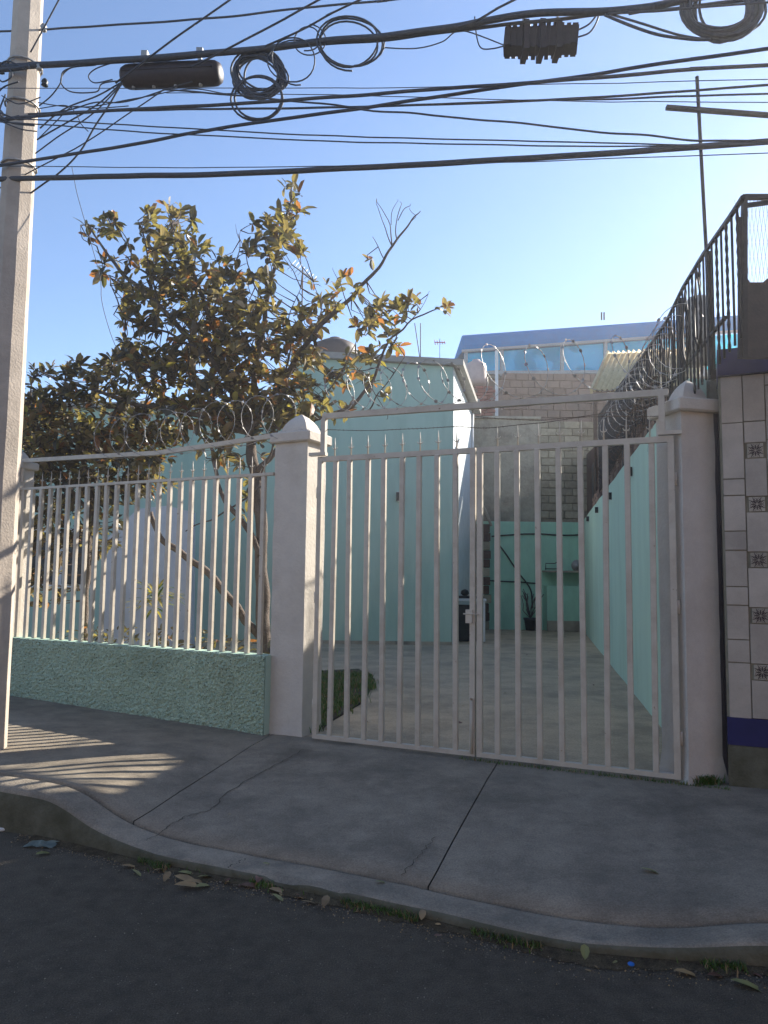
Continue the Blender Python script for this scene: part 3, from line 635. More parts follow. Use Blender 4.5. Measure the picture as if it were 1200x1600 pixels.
# low ledge and sink
lg = thing('wash_basin', 'built-in mint wash basin with grey ledge on the back wall', 'basin', P(883, 978, BY-.5))
a = P(852, 900, BY-.3).x; b = WX(BY-.3)-.02; MB().box(((a+b)/2, BY-.26, .62+.15), (b-a, .5, 1.24)).build('block', M_minb, lg)
z_ = P(880, 893, BY-.3).z; MB().box(((a+b)/2, BY-.27, z_), (b-a+.06, .56, .05)).build('ledge', M_grey, lg)
MB().box(((a+b)/2, BY-.56, Z0+.14), (b-a+.02, .08, .28)).build('footing', M_grey, lg)
t = thing('enamel_basin', 'round grey metal dish standing upright on the back ledge', 'dish', P(903, 884, BY-.4)); m = MB(); c = P(902, 884, BY-.4)
m.tube([c, c+Vector((0, .05, 0)), c+Vector((0, .12, 0))], [.17, .14, .08], 16); m.build('bowl', M_steel, t)
t = thing('wire_basket', 'small wire rack standing on the back ledge', 'rack', P(865, 888, BY-.4)); m = MB(); c = P(864, 886, BY-.4)
m.tube([c+Vector((-.2, 0, -.08)), c+Vector((-.2, 0, .1)), c+Vector((.05, 0, .1)), c+Vector((.12, 0, .14)), c+Vector((.2, 0, .1)), c+Vector((.2, 0, -.08))], .014, 5); m.tube([c+Vector((-.2, .1, -.05)), c+Vector((.2, .1, -.05))], .014, 5); m.build('frame', M_dark, t)
t = thing('plant_pot', 'dark pot with a thin dead climber against the back mint wall', 'pot', P(830, 976, BY-.3)); c = G(829, 979, Z0); c = Vector((P(829, 970, BY-.3).x, BY-.3, Z0))
MB().lathe(c, [(.13, 0), (.18, .28), (.2, .3), (.2, .34), (.17, .34)], 14).build('pot', M_plb, t)
m = MB()
for _ in range(14):
    a_ = random.uniform(0, 6.28); q = [c+Vector((0, 0, .33))]
    for k in range(5): q.append(q[-1]+Vector((math.cos(a_)*.05+random.gauss(0, .03), random.gauss(0, .02), random.uniform(.08, .2))))
    m.tube(q, .01, 4)
m.build('stems', M_twig, t)
# stuff in back-left corner: stacked broken blocks
t = thing('rubble_stack', 'dark stack of old bricks in the corner beside the mint house', 'brick stack', P(752, 975, BY-.3)); bm_ = None
for r_ in range(12):
    m = MB(); c = Vector((WX(BY-.35, -1.92)+.28+random.uniform(-.03, .03), BY-.35, Z0 + .12 + r_*.245)); m.bbox(c, (.42, .3, .23), (1, random.uniform(-.1, .1), 0), .01); m.build('block', M_brown if r_ % 3 else M_block, t)
# white table with black tray and bin
TC = G(733, 1001, Z0); TY = TC.y; TX = TC.x
t = thing('plastic_table', 'white plastic table beside the corner of the mint house', 'table', TC)
tw = 49*TY/F; ztab = P(733, 937, TY).z
MB().bbox((TX, TY, ztab), (tw, .55, .06), None, .012).build('tabletop', M_plw, t)
for a in (-1, 1):
    for b in (-1, 1): MB().box((TX+a*(tw/2-.05), TY+b*.22, (ztab-.03+Z0)/2), (.045, .045, ztab-.03-Z0), None, 0, 1).build('leg', M_plw, t)
t = thing('storage_crate', 'dark green-black storage crate standing under the white table', 'crate', TC)
m = MB(); hb = (ztab-.12-Z0); m.bbox((TX-.0, TY, Z0+hb/2), (tw-.16, .36, hb), None, .02)
for k in range(5): m.box((TX, TY-.185, Z0+.1+k*hb/5.4), (tw-.2, .014, .03))
m.build('body', M_plb, t)
t = thing('black_tray', 'black tray with a knob lying on the white table', 'tray', (TX, TY, ztab+.03)); m = MB(); m.bbox((TX+.02, TY, ztab+.06), (tw*.8, .4, .055), None, .01); m.build('tray', M_plb, t)
m = MB(); m.lathe((TX-.1, TY, ztab+.088), [(.05, 0), (.1, .05), (.08, .12), (.02, .15)], 12); m.build('knob', M_plb, t)

# neighbour rear wall: rendered part + block part
RY = 21.35
zt_ = P(800, 655, RY).z; xa = P(741, 700, RY).x-2.5; xm = P(845, 700, RY).x; xe = WX(RY)+1.2
t = thing('rear_wall', 'tall weathered grey and sand-block wall rising behind the yard', 'wall', (4, RY, 0))
MB().box(((xa+xm)/2, RY+.15, zt_/2), (xm-xa, .3, zt_)).build('rendered_part', M_grey, t)
MB().box(((xm+xe)/2, RY+.19, zt_/2-.03), (xe-xm, .24, zt_-.06)).build('mortar_bed', M_mortar, t)
bms = []
for k in range(3):
    m = MB(); m.bbox((0, 0, 0), (.43+.01*k, .1, .195+.004*k), None, .012); bms.append(m.mesh('block', M_block))
rows = int((zt_-3.1)/.222)
for r_ in range(rows):
    off = .23 if r_ % 2 else 0; k = 0; x = xm + .23 - off
    while x < xe - .1:
        piece('block', random.choice(bms), (x, RY+.075+random.uniform(-.01, .008), 3.22 + r_*.222), t, (0, 0, random.uniform(-.012, .012))); x += .462
# dark stain patches handled by render colour; roof ledge
MB().box(((xa+xm)/2, RY+.13, zt_+.04), (xm-xa, .42, .07)).build('coping', M_grey, t)
# pink block wall further back
PY = 24.0; pz0 = P(850, 690, PY).z; pz1 = P(850, 583, PY).z; px0 = P(786, 600, PY).x; px1 = P(1010, 600, PY).x
t = thing('pink_wall', 'dull pink block wall under the blue glazed roof room', 'wall', ((px0+px1)/2, PY, 0))
MB().box(((px0+px1)/2, PY+.2, pz1/2), (px1-px0, .3, pz1-.02)).build('mortar_bed', M_pink, t)
bp_ = []
for k in range(2): m = MB(); m.bbox((0, 0, 0), (.40, .1, .235), None, .012); bp_.append(m.mesh('block', M_pink))
nr = int((pz1-pz0)/.25)
for r_ in range(nr):
    x = px0 + .21 - (.2 if r_ % 2 else 0)
    while x < px1:
        piece('block', bp_[0], (x, PY+.04+random.uniform(-.01, .01), pz1-.13-r_*.25), t); x += .415
# blue glazed rooftop room
CY = 26.0
t = thing('rooftop_room', 'rooftop room with curved blue sheet roof and cyan panes', 'building', P(880, 580, CY))
def cp(x, y, dy=0): return P(x, y, CY+dy)
xl, xr = 724, 1165
def topy(x): return lerp(520, 497, (x-722)/318)
m = MB(); vs = []; fs = []; NS = 24
profc = [(0, 27, 0), (-.02, 20, 0), (0, 8, 0), (.15, 2, 0), (.5, -1, 0), (1.2, -2, 0), (4, -2, 0)]
for i in range(NS+1):
    x = lerp(xl, xr, i/NS)
    for dy, py, _ in profc: vs.append(cp(x, topy(x)+max(py, 0), 0) + Vector((0, dy, (.05 if py < 0 else 0))))
for i in range(NS):
    for k in range(len(profc)-1): a = i*7+k; fs.append((a, a+7, a+8, a+1))
fs.append((0, 1, 2, 3, 4, 5, 6)); m.add(vs, fs, 0, False); m.build('roof', M_roofb, t)
MB().bar(cp(xl-2, topy(xl)+29, -.05), cp(xr, topy(xr)+29, -.05), .1, .09).build('eave_rail', M_steel, t)
posts_ = [728, 784, 878, 946, 1022, 1100, 1162]
for x in posts_:
    MB().bar(cp(x, topy(x)+31), cp(x, 588), .12, .1, 0, (0, 1, 0)).build('mullion', M_steel, t)
for a, b in zip(posts_[:-1], posts_[1:]):
    m = MB(); pa = [cp(a+3, topy(a)+33, .04), cp(b-3, topy(b)+33, .04), cp(b-3, 578, .04), cp(a+3, 582, .04)]; m.slabv(pa, (0, .03, 0)); recalc(m.build('pane', M_pane, t))
MB().bar(cp(xl, 583, .0), cp(xr, 580, .0), .12, .12).build('sill', M_steel, t)
MB().hexa([cp(xl+4, 590, .1), cp(xr, 590, .1), cp(xr, 590, 4), cp(xl+4, 590, 4)] + [cp(xl+4, 585, .1), cp(xr, 585, .1), cp(xr, 585, 4), cp(xl+4, 585, 4)]).build('floor', M_roof, t)
MB().box((cp(900, 560).x+2, CY+4.1, P(900, 545, CY).z), (12, .1, 1.6)).build('rear_wall', M_grey, t)
m = MB(); 
for x in (940, 944): m.tube([cp(x, 500, .3), cp(x, 488, .3)], .03, 5)
m.build('vent_pipe', M_rust, t)
# body of that building below
xb = cp(728, 600).x; xc = cp(1165, 600).x; zb_ = cp(900, 590, .2).z
MB().box(((xb+xc)/2, CY+2.4, zb_/2), (xc-xb, 4.2, zb_-.1)).build('lower_storey', M_pink, t)
# small items left of it
t = thing('water_tank', 'pale pink round water tank beside the blue roof room', 'water tank', P(745, 600, 23)); c = P(744, 598, 23)
MB().lathe(c, [(.32, -.1), (.33, .1), (.33, .5), (.3, .6), (.14, .7), (.12, .74), (0, .74)], 20).build('body', M_tankp, t)
t = thing('brick_pier', 'short red brick pier beside the mint house roof edge', 'pier', P(758, 650, 22.5)); bq = MB().bbox((0, 0, 0), (.26, .12, .09), None, .008).mesh('brick', M_red)
for r_ in range(9):
    for k in range(2): c = P(758, 650, 22.5); piece('brick', bq, (c.x-.14+k*.28+(.04 if r_ % 2 else -.04), c.y, c.z+.05+r_*.105), t)
tag(MB().bar(P(776, 650, 22.6), P(776, 548, 22.6), .09, .09, 0, (0, 1, 0)).build('white_pole', M_plw, loc=P(776, 650, 22.6)), 'white vertical pole at the left of the pink wall', 'pole')
m = MB(); x_ = P(743, 630, 22).x
m.box(P(742, 635, 22), (.26, .2, .42)); tag(m.build('junction_box', M_white), 'small white box by the end of the mint house eave', 'box')

# ================================================================== RIGHT NEIGHBOUR
# flank wall of brown render above the mint wall
nb = thing('neighbour_house', 'dark brown neighbour house flank rising above the mint side wall', 'house', (WX(15)+1, 15, 0))
def wq(y, z, wd=1.36): return Vector((WX(y, wd), y, z))
m = MB(); y0, y1 = 9.6, 21.2
pf = [(y0, 0), (y1, 0), (y1, 5.2), (16.5, 4.7), (14.6, 4.55), (14.6, 4.9), (11.8, 4.45), (10.6, 4.1), (9.6, 3.55)]
m.slabv([wq(a, b) for a, b in pf], (2.6, 0, 0)); recalc(m.build('wall', M_brown, nb))
for (ya, yb, za, zb2) in [(15.2, 16.4, 3.45, 4.35), (17.2, 18.6, 3.5, 4.5), (12.2, 13.3, 3.4, 4.1)]:
    m = MB(); m.slabv([wq(ya, za), wq(yb, za), wq(yb, zb2), wq(ya, zb2)], (-.03, 0, 0)); wn = recalc(m.build('window', M_rust, nb))
    m = MB(); m.slabv([wq(ya+.06, za+.06)+Vector((-.035, 0, 0)), wq(yb-.06, za+.06)+Vector((-.035, 0, 0)), wq(yb-.06, zb2-.06)+Vector((-.035, 0, 0)), wq(ya+.06, zb2-.06)+Vector((-.035, 0, 0))], (-.01, 0, 0)); recalc(m.build('pane', M_plb, wn))
# light plaster strip
m = MB(); m.slabv([P(948, 655, 20), P(958, 655, 20), P(966, 600, 20), P(952, 590, 20)], (0, .1, 0)); tag(recalc(m.build('gable_piece', M_white)), 'narrow white plaster strip under the yellow corrugated roof', 'wall')
# rough broken brick strip on top of mint wall (the near part)
t = thing('rubble_parapet', 'rough brown stone parapet on top of the mint side wall', 'parapet', (WX(9), 9, 3.2)); k_ = 0
rbs = []
for k in range(4):
    m = MB(); m.bbox((0, 0, 0), (.19+.02*k, .26, .11+.012*k), None, .02); me = m.mesh('stone', M_brown if k % 2 else M_pink)
    for v in me.vertices: v.co += Vector((random.uniform(-.012, .012), random.uniform(-.012, .012), random.uniform(-.012, .012)))
    rbs.append(me)
def ptop(y): return interp([6.6, 7.2, 8.2, 10, 13, 21], [3.25, 3.45, 3.62, 3.62, 3.5, 3.35], y)
y = 6.7
while y < 17:
    z = 3.26
    while z < ptop(y):
        piece('stone', random.choice(rbs), wq(y + random.uniform(-.02, .02), z, 1.33), t, (random.uniform(-.08, .08), random.uniform(-.08, .08), math.atan2(1, .213)+random.uniform(-.1, .1))); z += .125
    y += .215
# yellow corrugated awning
def corr(name, q, n, amp, parent, matl, thick=.012):    # q = 4 corners: top-left, top-right, bottom-right, bottom-left
    m = MB(); vs = []; fs = []; nn = n*8; nrm = (q[1]-q[0]).cross(q[3]-q[0]).normalized()
    for side in (0, 1):
        for i in range(nn+1):
            u = i/nn; o_ = nrm*(amp*math.sin(u*n*2*math.pi) + side*thick)
            vs += [lerp(q[0], q[1], u)+o_, lerp(q[3], q[2], u)+o_]
    h = 2*(nn+1)
    for i in range(nn): a = 2*i; fs += [(a, a+1, a+3, a+2), (h+a, h+a+2, h+a+3, h+a+1), (a, a+2, h+a+2, h+a), (a+1, h+a+1, h+a+3, a+3)]
    m.add(vs, fs, 0, True); return recalc(m.build(name, matl, parent))
q = [P(953, 550, 21), P(1108, 541, 17), P(1085, 604, 14.5), P(927, 610, 17.5)]
t = thing('corrugated_awning', 'sloping yellow corrugated roof sheet behind the neighbour railing', 'roof', q[3])
corr('sheet', q, 17, .035, t, M_yel)
for v in (.1, .5, .93): MB().bar(lerp(q[0], q[3], v)-Vector((0, 0, .09)), lerp(q[1], q[2], v)-Vector((0, 0, .09)), .06, .08).build('batten', M_rust, t)
MB().bar(q[0]-Vector((0.05, 0, .02)), q[3]-Vector((.05, 0, .02)), .06, .12).build('edge_board', M_yel, t)
for a in (0.02, .5, .98): p = lerp(q[3], q[2], a); MB().bar(Vector((p.x, p.y, 3.0)), p-Vector((0, 0, .1)), .08, .08, 0, (0, 1, 0)).build('post', M_rust, t)

# neighbour front: tiled facade
# facade line: from right post along gate direction
TA = V(1136, 1100, GA + GN*-.05, GB + GN*-.05); TA.z = 0; TAX = GD.copy()
def tp(s, z, n=0): p = TA + TAX*s + GN*n; return Vector((p.x, p.y, z))
ZT0 = V(1170, 1122, tp(0, 0), tp(1, 0)).z; ZT1 = V(1170, 586, tp(0, 0), tp(1, 0)).z
nf = thing('tiled_house_front', 'neighbour house front clad in pale marble tiles with indigo bands', 'house front', tp(.5, 0))
m = MB(); m.hexa([tp(0, -.05), tp(3.6, -.05), tp(3.6, -.05, -.35), tp(0, -.05, -.35)] + [tp(0, ZT1), tp(3.6, ZT1), tp(3.6, ZT1, -.35), tp(0, ZT1, -.35)]); recalc(m.build('wall', M_mortar, nf))
m = MB(); m.hexa([tp(-.005, ZT1+.002, .05), tp(3.6, ZT1+.002, .05), tp(3.6, ZT1+.002, -.37), tp(-.005, ZT1+.002, -.37)] + [tp(-.005, ZT1+.2, .05), tp(3.6, ZT1+.2, .05), tp(3.6, ZT1+.2, -.37), tp(-.005, ZT1+.2, -.37)]); recalc(m.build('top_band', M_blue, nf))
zq = ZT0-.19; m = MB(); m.hexa([tp(-.003, zq, .03), tp(3.6, zq, .03), tp(3.6, zq, .001), tp(-.003, zq, .001)] + [tp(-.003, ZT0, .03), tp(3.6, ZT0, .03), tp(3.6, ZT0, .001), tp(-.003, ZT0, .001)]); recalc(m.build('base_band', M_blue, nf))
m = MB(); m.hexa([tp(-.003, .0, .024), tp(3.6, .0, .024), tp(3.6, .0, .001), tp(-.003, .0, .001)] + [tp(-.003, ZT0-.193, .024), tp(3.6, ZT0-.193, .024), tp(3.6, ZT0-.193, .001), tp(-.003, ZT0-.193, .001)]); recalc(m.build('footing', M_kface, nf))
def tz(py, px=1170): return V(px, py, tp(0, 0), tp(1, 0)).z
def ts(px, py=850): v = V(px, py, tp(0, 0), tp(1, 0)); return (v-tp(0, v.z)).dot(TAX)
def tile(sa, sb, za, zb, name='tile', mt=None, n=.016):
    g_ = .0035; m = MB(); j = random.uniform(-.002, .003)
    c = tp((sa+sb)/2, (za+zb)/2, (n+j)/2+.0005); m.bbox(c, (abs(sb-sa)-2*g_, n+j, abs(zb-za)-2*g_), TAX, .002); return m.build(name, mt or M_tile, nf, loc=c)
def column(sa, sb, ys):
    for a, b in zip(ys[:-1], ys[1:]): tile(sa, sb, tz(b), tz(a))
cA, cB = ts(1136), ts(1167, 850); dw = .112
column(.012, cB, [586, 660, 748, 774, 830, 860, 917, 946, 1000, 1036, 1123])
def flower(s_, z_):
    h = dw/2; g_ = .0035; m = MB(); c0 = tp(s_, z_, 0); m.bbox(tp(s_, z_, .0085), (dw-2*g_, .017, dw-2*g_), TAX, .002); d = m.build('decorated_tile', M_deco, nf, loc=c0)
    m = MB(); q_ = .0185
    def pt(u, v): return tp(s_+u*h*.92, z_+v*h*.92, q_)
    def petal(a, r0, r1, wd, bend=0):
        ps = []; K = 8
        for k in range(K+1): t_ = k/K; r_ = lerp(r0, r1, t_); a2 = a + bend*t_; ww = wd*math.sin(math.pi*t_)**.7; ps.append((r_*math.cos(a2)-ww*math.sin(a2), r_*math.sin(a2)+ww*math.cos(a2)))
        for k in range(K, -1, -1): t_ = k/K; r_ = lerp(r0, r1, t_); a2 = a + bend*t_; ww = -wd*math.sin(math.pi*t_)**.7; ps.append((r_*math.cos(a2)-ww*math.sin(a2), r_*math.sin(a2)+ww*math.cos(a2)))
        m.add([pt(*p) for p in ps], [tuple(range(len(ps)))])
    for k in range(4):
        a = k*math.pi/2
        petal(a, .1, .85, .09); petal(a+math.pi/4, .12, .75, .12)
        for sg in (-1, 1): petal(a+sg*.32, .35, .95, .05, sg*.25); petal(a+math.pi/4+sg*.17, .55, 1.18, .05, sg*.12); petal(a+sg*.12, .75, .98, .04, sg*.3)
    m.build('ornament', M_ink, d)
dz_ = [704, 788, 875, 962, 1050]
s2a = cB; s2c = s2a + .017 + dw/2; s2b = s2a + .034 + dw
last = ZT1
for y_ in dz_:
    zc = tz(y_, 1185); tile(s2a, s2b, zc+dw/2, last-(.35 if last == ZT1 else 0) if last == ZT1 else last)
    if last == ZT1: tile(s2a, s2b, last-.35, last)
    flower(s2c, zc); last = zc-dw/2
tile(s2a, s2b, ZT0, last)
s3 = s2b
for cidx in range(9):
    wd_ = random.choice((.15, .2, .26)); z = ZT0; 
    if s3 > 2.6: break
    while z < ZT1-.05:
        hh = random.choice((.2, .27, .33, .4)); z2 = min(z+hh, ZT1)
        if ZT1-z2 < .06: z2 = ZT1
        tile(s3, s3+wd_, z, z2); z = z2
    s3 += wd_
# narrow dark gap strip + grey pier between post and facade top
MB().hexa([tp(-.05, 0, -.1), tp(-.004, 0, -.1), tp(-.004, 0, -.3), tp(-.05, 0, -.3)] + [tp(-.05, 2.95, -.1), tp(-.004, 2.95, -.1), tp(-.004, 2.95, -.3), tp(-.05, 2.95, -.3)]).build('edge_strip', M_box, nf)
m = MB(); m.slabv([P(1105, 640, 5.75), P(1136, 640, 5.75), P(1150, 548, 5.75), P(1112, 582, 5.75)], (.05, .35, 0)); recalc(m.build('pier', M_grey, nf))
# terrace behind the facade at z ~3
m = MB(); ter = [tp(.02, 0, -.36), tp(3.6, 0, -.36), Vector((6, 9.5, 0)), wq(9.55, 0, 1.36)]
m.prism([ter[0], ter[1], ter[2], ter[3]], 0, 3.0); o = recalc(m.build('terrace_block', M_brown, nf))
# tall block added out of frame to the right to shade the street
t = thing('added_shade_house', 'tall plain house block added out of view at right, shading the street', 'house', (8, 7, 0))
m = MB(); m.prism([Vector((5.7, 3.3, 0)), Vector((14, -.3, 0)), Vector((14, 10.6, 0)), Vector((5.7, 10.6, 0))], 0, 5.3); recalc(m.build('wall', M_grey, t))
m = MB(); m.prism([Vector((5.66, 3.2, 0)), Vector((14.1, -.45, 0)), Vector((14.1, 10.7, 0)), Vector((5.66, 10.7, 0))], 5.303, 5.4); recalc(m.build('roof', M_roof, t))

# unseen houses added behind the camera to bounce warm light into the street
for k_, (xa_, xb_, hh_, cc_, nm_) in enumerate([(-16, -5.5, 6.2, (.30, .20, .11), 'ochre'), (-5.4, 4.6, 5.6, (.30, .23, .16), 'cream'), (4.7, 16, 6.6, (.28, .16, .10), 'terracotta')]):
    mm_ = mat('facade_' + nm_, cc_, None, .9, 4); t = thing('added_street_house', nm_ + ' painted house added across the street behind the viewer to bounce light', 'house', ((xa_+xb_)/2, -6.5, 0))
    MB().box(((xa_+xb_)/2, -9, hh_/2), (xb_-xa_, 5, hh_)).build('wall', mm_, t); MB().box(((xa_+xb_)/2, -9, hh_+.08), (xb_-xa_+.1, 5.2, .15)).build('roof', M_roof, t)
    for r_ in (1.6, 4.3):
        for x_ in (.25, .7): xx_ = lerp(xa_, xb_, x_); w_o = MB().box((xx_, -6.48, r_), (1.5, .06, 1.3)).build('window', M_white, t); MB().box((xx_, -6.44, r_), (1.3, .02, 1.1)).build('pane', M_plb, w_o)
# railing of twisted balusters
rail = thing('terrace_railing', 'black iron stair railing of twisted bars above the right wall', 'railing', wq(8, 3.3, 1.3))
RYs = [4.45, 6.03, 7.1, 8.83, 12.2, 16.1]; RZs = [3.86, 4.00, 4.13, 4.23, 4.62, 5.1]
RYs2 = []
RW = 1.19
pix = [(1161, 308), (1140, 340), (1100, 396), (1067, 450), (1041, 503), (1000, 562), (962, 612), (935, 650)]
rp_ = []
for x, y in pix:
    d = ray(x, y); tt = RW/(d.x - .213*d.y); rp_.append(CAM + d*tt)
m = MB(); 
for i in range(len(rp_)-1): m.bar(rp_[i], rp_[i+1], .024, .022)
m.build('top_rail', M_dark, rail)
ry = [p.y for p in rp_]; rz = [p.z for p in rp_]
def baluster(b, h, tw):
    m = MB(); n_ = max(6, int(h/.035)); 
    if tw:
        m.tube([b + Vector((0, 0, h*i/n_)) for i in range(n_+1)], [.0075 + .0045*(i % 2) for i in range(n_+1)], 5)
    else: m.tube([b, b+Vector((0, 0, h))], .008, 5)
    return m
y = ry[0]+.13; k = 0
while y < ry[-1]:
    zt2 = interp(ry, rz, y); zb3 = max(3.22, ptop(y)-.15) if y > 6.6 else 3.02
    b = Vector((WX(y, RW), y, zb3)); baluster(b, zt2-zb3, k % 2 == 0).build('baluster', M_dark, rail); k += 1; y += .13
for y in (5.05, 6.1, 8.0, 10.5): MB().bar(Vector((WX(y, RW)+.02, y, 3.0)), Vector((WX(y, RW)+.02, y, interp(ry, rz, y)-.01)), .04, .04, 0, (0, 1, 0)).build('post', M_dark, rail)
m = MB(); q0 = [Vector((WX(y, RW)+.01, y, lerp(3.28, 3.7, (y-4.5)/9))) for y in (4.6, 6, 8, 11, 14)]
for i in range(4): m.bar(q0[i], q0[i+1], .02, .02)
m.build('lower_rail', M_dark, rail)
# scroll ornaments
m = MB()
for i, y in enumerate([5.3, 5.75, 6.4, 6.9, 7.5, 8.2, 9.0, 9.9]):
    c = Vector((WX(y, RW)-.015, y, 3.6)); R_ = .17
    for sg in (-1, 1):
        pts = [c + Vector((.213*sg*.9*u, sg*.9*u, v))*1 for u, v in [(.0, -.3), (.12, -.18), (.14, 0), (.08, .15), (0, .3)]]; m.tube(pts, .008, 5)
m.build('scrolls', M_dark, rail)['kind'] = 'stuff'
# razor tangle on the railing
rpath = [Vector((WX(y, 1.12), y, z)) for y, z in [(5.6, 3.25), (7.2, 3.4), (9, 3.5), (12, 3.7)]]
razor('old razor wire tangled along the neighbour railing', rpath, .26, 15, seed=21, mat_=M_steel)
razor('rusty razor wire tangle low on the side wall near the railing', [Vector((WX(y, 1.1), y, z)) for y, z in [(6.3, 3.15), (8.5, 3.25), (13, 3.3)]], .14, 20, seed=33, mat_=M_rust)
# dangling strands
for i, lab in enumerate(['nearest the terrace corner', 'in front of the tank', 'just behind the right post finial', 'in front of the yellow awning', 'at the far low end of the railing']):
    y = 6.3 + i*1.3; c = Vector((WX(y, 1.12), y, interp(ry, rz, y)-.1))
    p_ = [c + Vector((random.gauss(0, .05), random.gauss(0, .15), -j*.14)) for j in range(6)]
    strand('loose_wire', 'loose rusty wire hanging from the neighbour railing, ' + lab, 'wire', p_, .004, M_rust, False, 4, .03, 'loose wires on the railing')
# mesh door panel beside the railing
mp_ = 4.55
fr_ = thing('mesh_panel', 'black framed wire mesh panel on the terrace at the right edge', 'mesh panel', P(1163, 545, mp_))
def mq(x, y, o=0): return P(x, y, mp_+o)
m = MB(); 
m.bar(mq(1163, 305), mq(1163, 560), .03, .03, 0, (0, 1, 0)); m.bar(mq(1163, 308), mq(1290, 308), .03, .03); m.bar(mq(1160, 322), mq(1290, 304), .025, .025); m.bar(mq(1156, 340), mq(1156, 560), .02, .02, 0, (0, 1, 0)); m.bar(mq(1285, 305), mq(1285, 560), .03, .03, 0, (0, 1, 0)); m.build('frame', M_dark, fr_)
m = MB()
for i in range(22):
    a = 1166+i*6; m.tube([mq(a, 312), mq(a-18, 445)], .0011, 3, caps=False); m.tube([mq(a-18, 312), mq(a, 445)], .0011, 3, caps=False)
m.build('wire_mesh', M_rust, fr_)
m = MB(); m.slabv([mq(1166, 432, .02), mq(1172, 441, .02), mq(1192, 441, .02), mq(1203, 432, .02), mq(1215, 425, .02), mq(1283, 425, .02), mq(1283, 560, .02), mq(1166, 560, .02)], (0, .02, 0)); recalc(m.build('lower_sheet', M_box, fr_))
# dark leaning sheet on terrace + round pale tank behind rail
t = thing('water_tank', 'weathered grey tank behind the terrace railing', 'water tank', P(1092, 510, 9.5)); c = P(1092, 512, 9.5)
MB().lathe(c, [(.16, -.5), (.17, .1), (.17, .3), (.13, .4), (.05, .43)], 16).build('body', M_roof, t)
# thin mast with crossbar
t = thing('mast', 'thin tall metal mast with a crossbar standing on the terrace', 'mast', P(1113, 600, 6.4))
MB().tube([P(1114, 600, 6.4), P(1104, 400, 6.4), P(1096, 250, 6.4), P(1089, 120, 6.4)], .017, 8).build('upright', M_dark, t)
MB().bar(P(1041, 168, 6.38), P(1330, 190, 6.38), .045, .03).build('crossbar', M_dark, t)

# ================================================================== UTILITY POLE
pb = G(12, 1178, .2); PY_ = pb.y; ptx = P(66, 0, PY_)
pr0 = .145; PC = Vector((pb.x - pr0 - .03, PY_, 0))
pole = thing('utility_pole', 'octagonal concrete utility pole at the left edge wrapped with cables', 'utility pole', (PC.x, PC.y, .2))
m = MB(); n_ = 8; vs = []; fs = []; lv = 40
for j in range(lv+1):
    z = lerp(-.1, 9.5, j/lv); r_ = lerp(.142, .088, j/lv)/math.cos(math.pi/8)
    for k in range(8):
        a = 2*math.pi*(k+.5)/8 + .22; p = Vector((PC.x + r_*math.cos(a), PC.y + r_*math.sin(a), z)); vs.append(p + Vector((noise.noise(p*2), noise.noise(p*2+Vector((5, 0, 0))), 0))*.004)
for j in range(lv):
    for k in range(8): k2 = (k+1) % 8; fs.append((j*8+k, j*8+k2, j*8+8+k2, j*8+8+k))
fs.append(tuple(lv*8+k for k in range(8))); m.add(vs, fs); m.build('shaft', M_pole, pole)
# steel bands
for zpix in (105, 168, 262):
    z = P(40, zpix, PY_).z; r_ = .132; m = MB(); ps = [Vector((PC.x + r_*math.cos(a*math.pi/8+.22+math.pi/8), PC.y + r_*math.sin(a*math.pi/8+.22+math.pi/8), z)) for a in range(17)]; m.tube(ps, .009, 5, caps=False); m.build('steel_band', M_steel, pole)

# ================================================================== CABLES
CA = Vector((PC.x, PC.y, 0)); CB = Vector((2.5, 4.75, 0)); CDv = (CB-CA).normalized()
def cpl(x, y, o=0.): 
    n_ = Vector((CDv.y, -CDv.x, 0)); return V(x, y, CA + n_*o, CB + n_*o)
CPX = random.Random(4)
def cable(label, pix, px_w, off=0., ext=(0, 0), wob=.004, cat='cable', matl=None, twist=False, group=None):
    pts = [cpl(x, y, off) for x, y in pix]
    if ext[0]: d = (pts[0]-pts[1]).normalized(); pts = [pts[0] + d*ext[0]] + pts
    if ext[1]: d = (pts[-1]-pts[-2]).normalized(); pts = pts + [pts[-1] + d*ext[1]]
    r_ = px_w/2/F*4.8
    return strand('overhead_cable', label, cat, pts, r_, matl or M_cable, False, 7, wob, group)
E = 5.
cable('thick low black cable crossing just above the top of the tree', [(48, 279), (200, 275), (350, 272), (600, 260), (800, 249), (950, 240), (1050, 232), (1130, 226), (1200, 221)], 10, .1, (3, E))
cable('thin wire running just above the thick low cable', [(50, 260), (300, 262), (600, 258), (820, 253), (1000, 246), (1200, 239)], 1.6, .2, (3, E))
cable('heavy upper bundle carrying the splice boxes across the whole street', [(50, 103), (120, 99), (220, 92), (320, 84), (400, 78), (500, 65), (560, 60), (600, 57), (700, 44), (760, 33), (840, 21), (940, 18), (1020, 10), (1090, -4)], 12, .1, (3, E))
cable('second strand hugging the heavy upper bundle', [(60, 99), (200, 96), (350, 84), (500, 69), (620, 60), (720, 47), (800, 38), (880, 30), (950, 20), (1050, 14), (1200, -4)], 6, .06, (3, E), .008)
cable('topmost twisted cable rising from the pole to the top edge', [(60, 46), (95, 44), (200, 38), (350, 27), (450, 15), (600, 1), (640, -4)], 4, .0, (2, 3), .006)
cable('cable that rises from the pole past the middle to the right edge', [(50, 251), (200, 227), (300, 208), (400, 192), (500, 178), (600, 164), (700, 149), (800, 134), (900, 121), (1000, 105), (1100, 90), (1200, 76)], 6, .15, (3, E))
cable('level cable crossing the rising one near the middle of the sky', [(50, 182), (200, 171), (350, 164), (500, 153), (600, 146), (700, 138), (800, 132), (900, 124), (1000, 116), (1100, 107), (1200, 102)], 6, .2, (3, E))
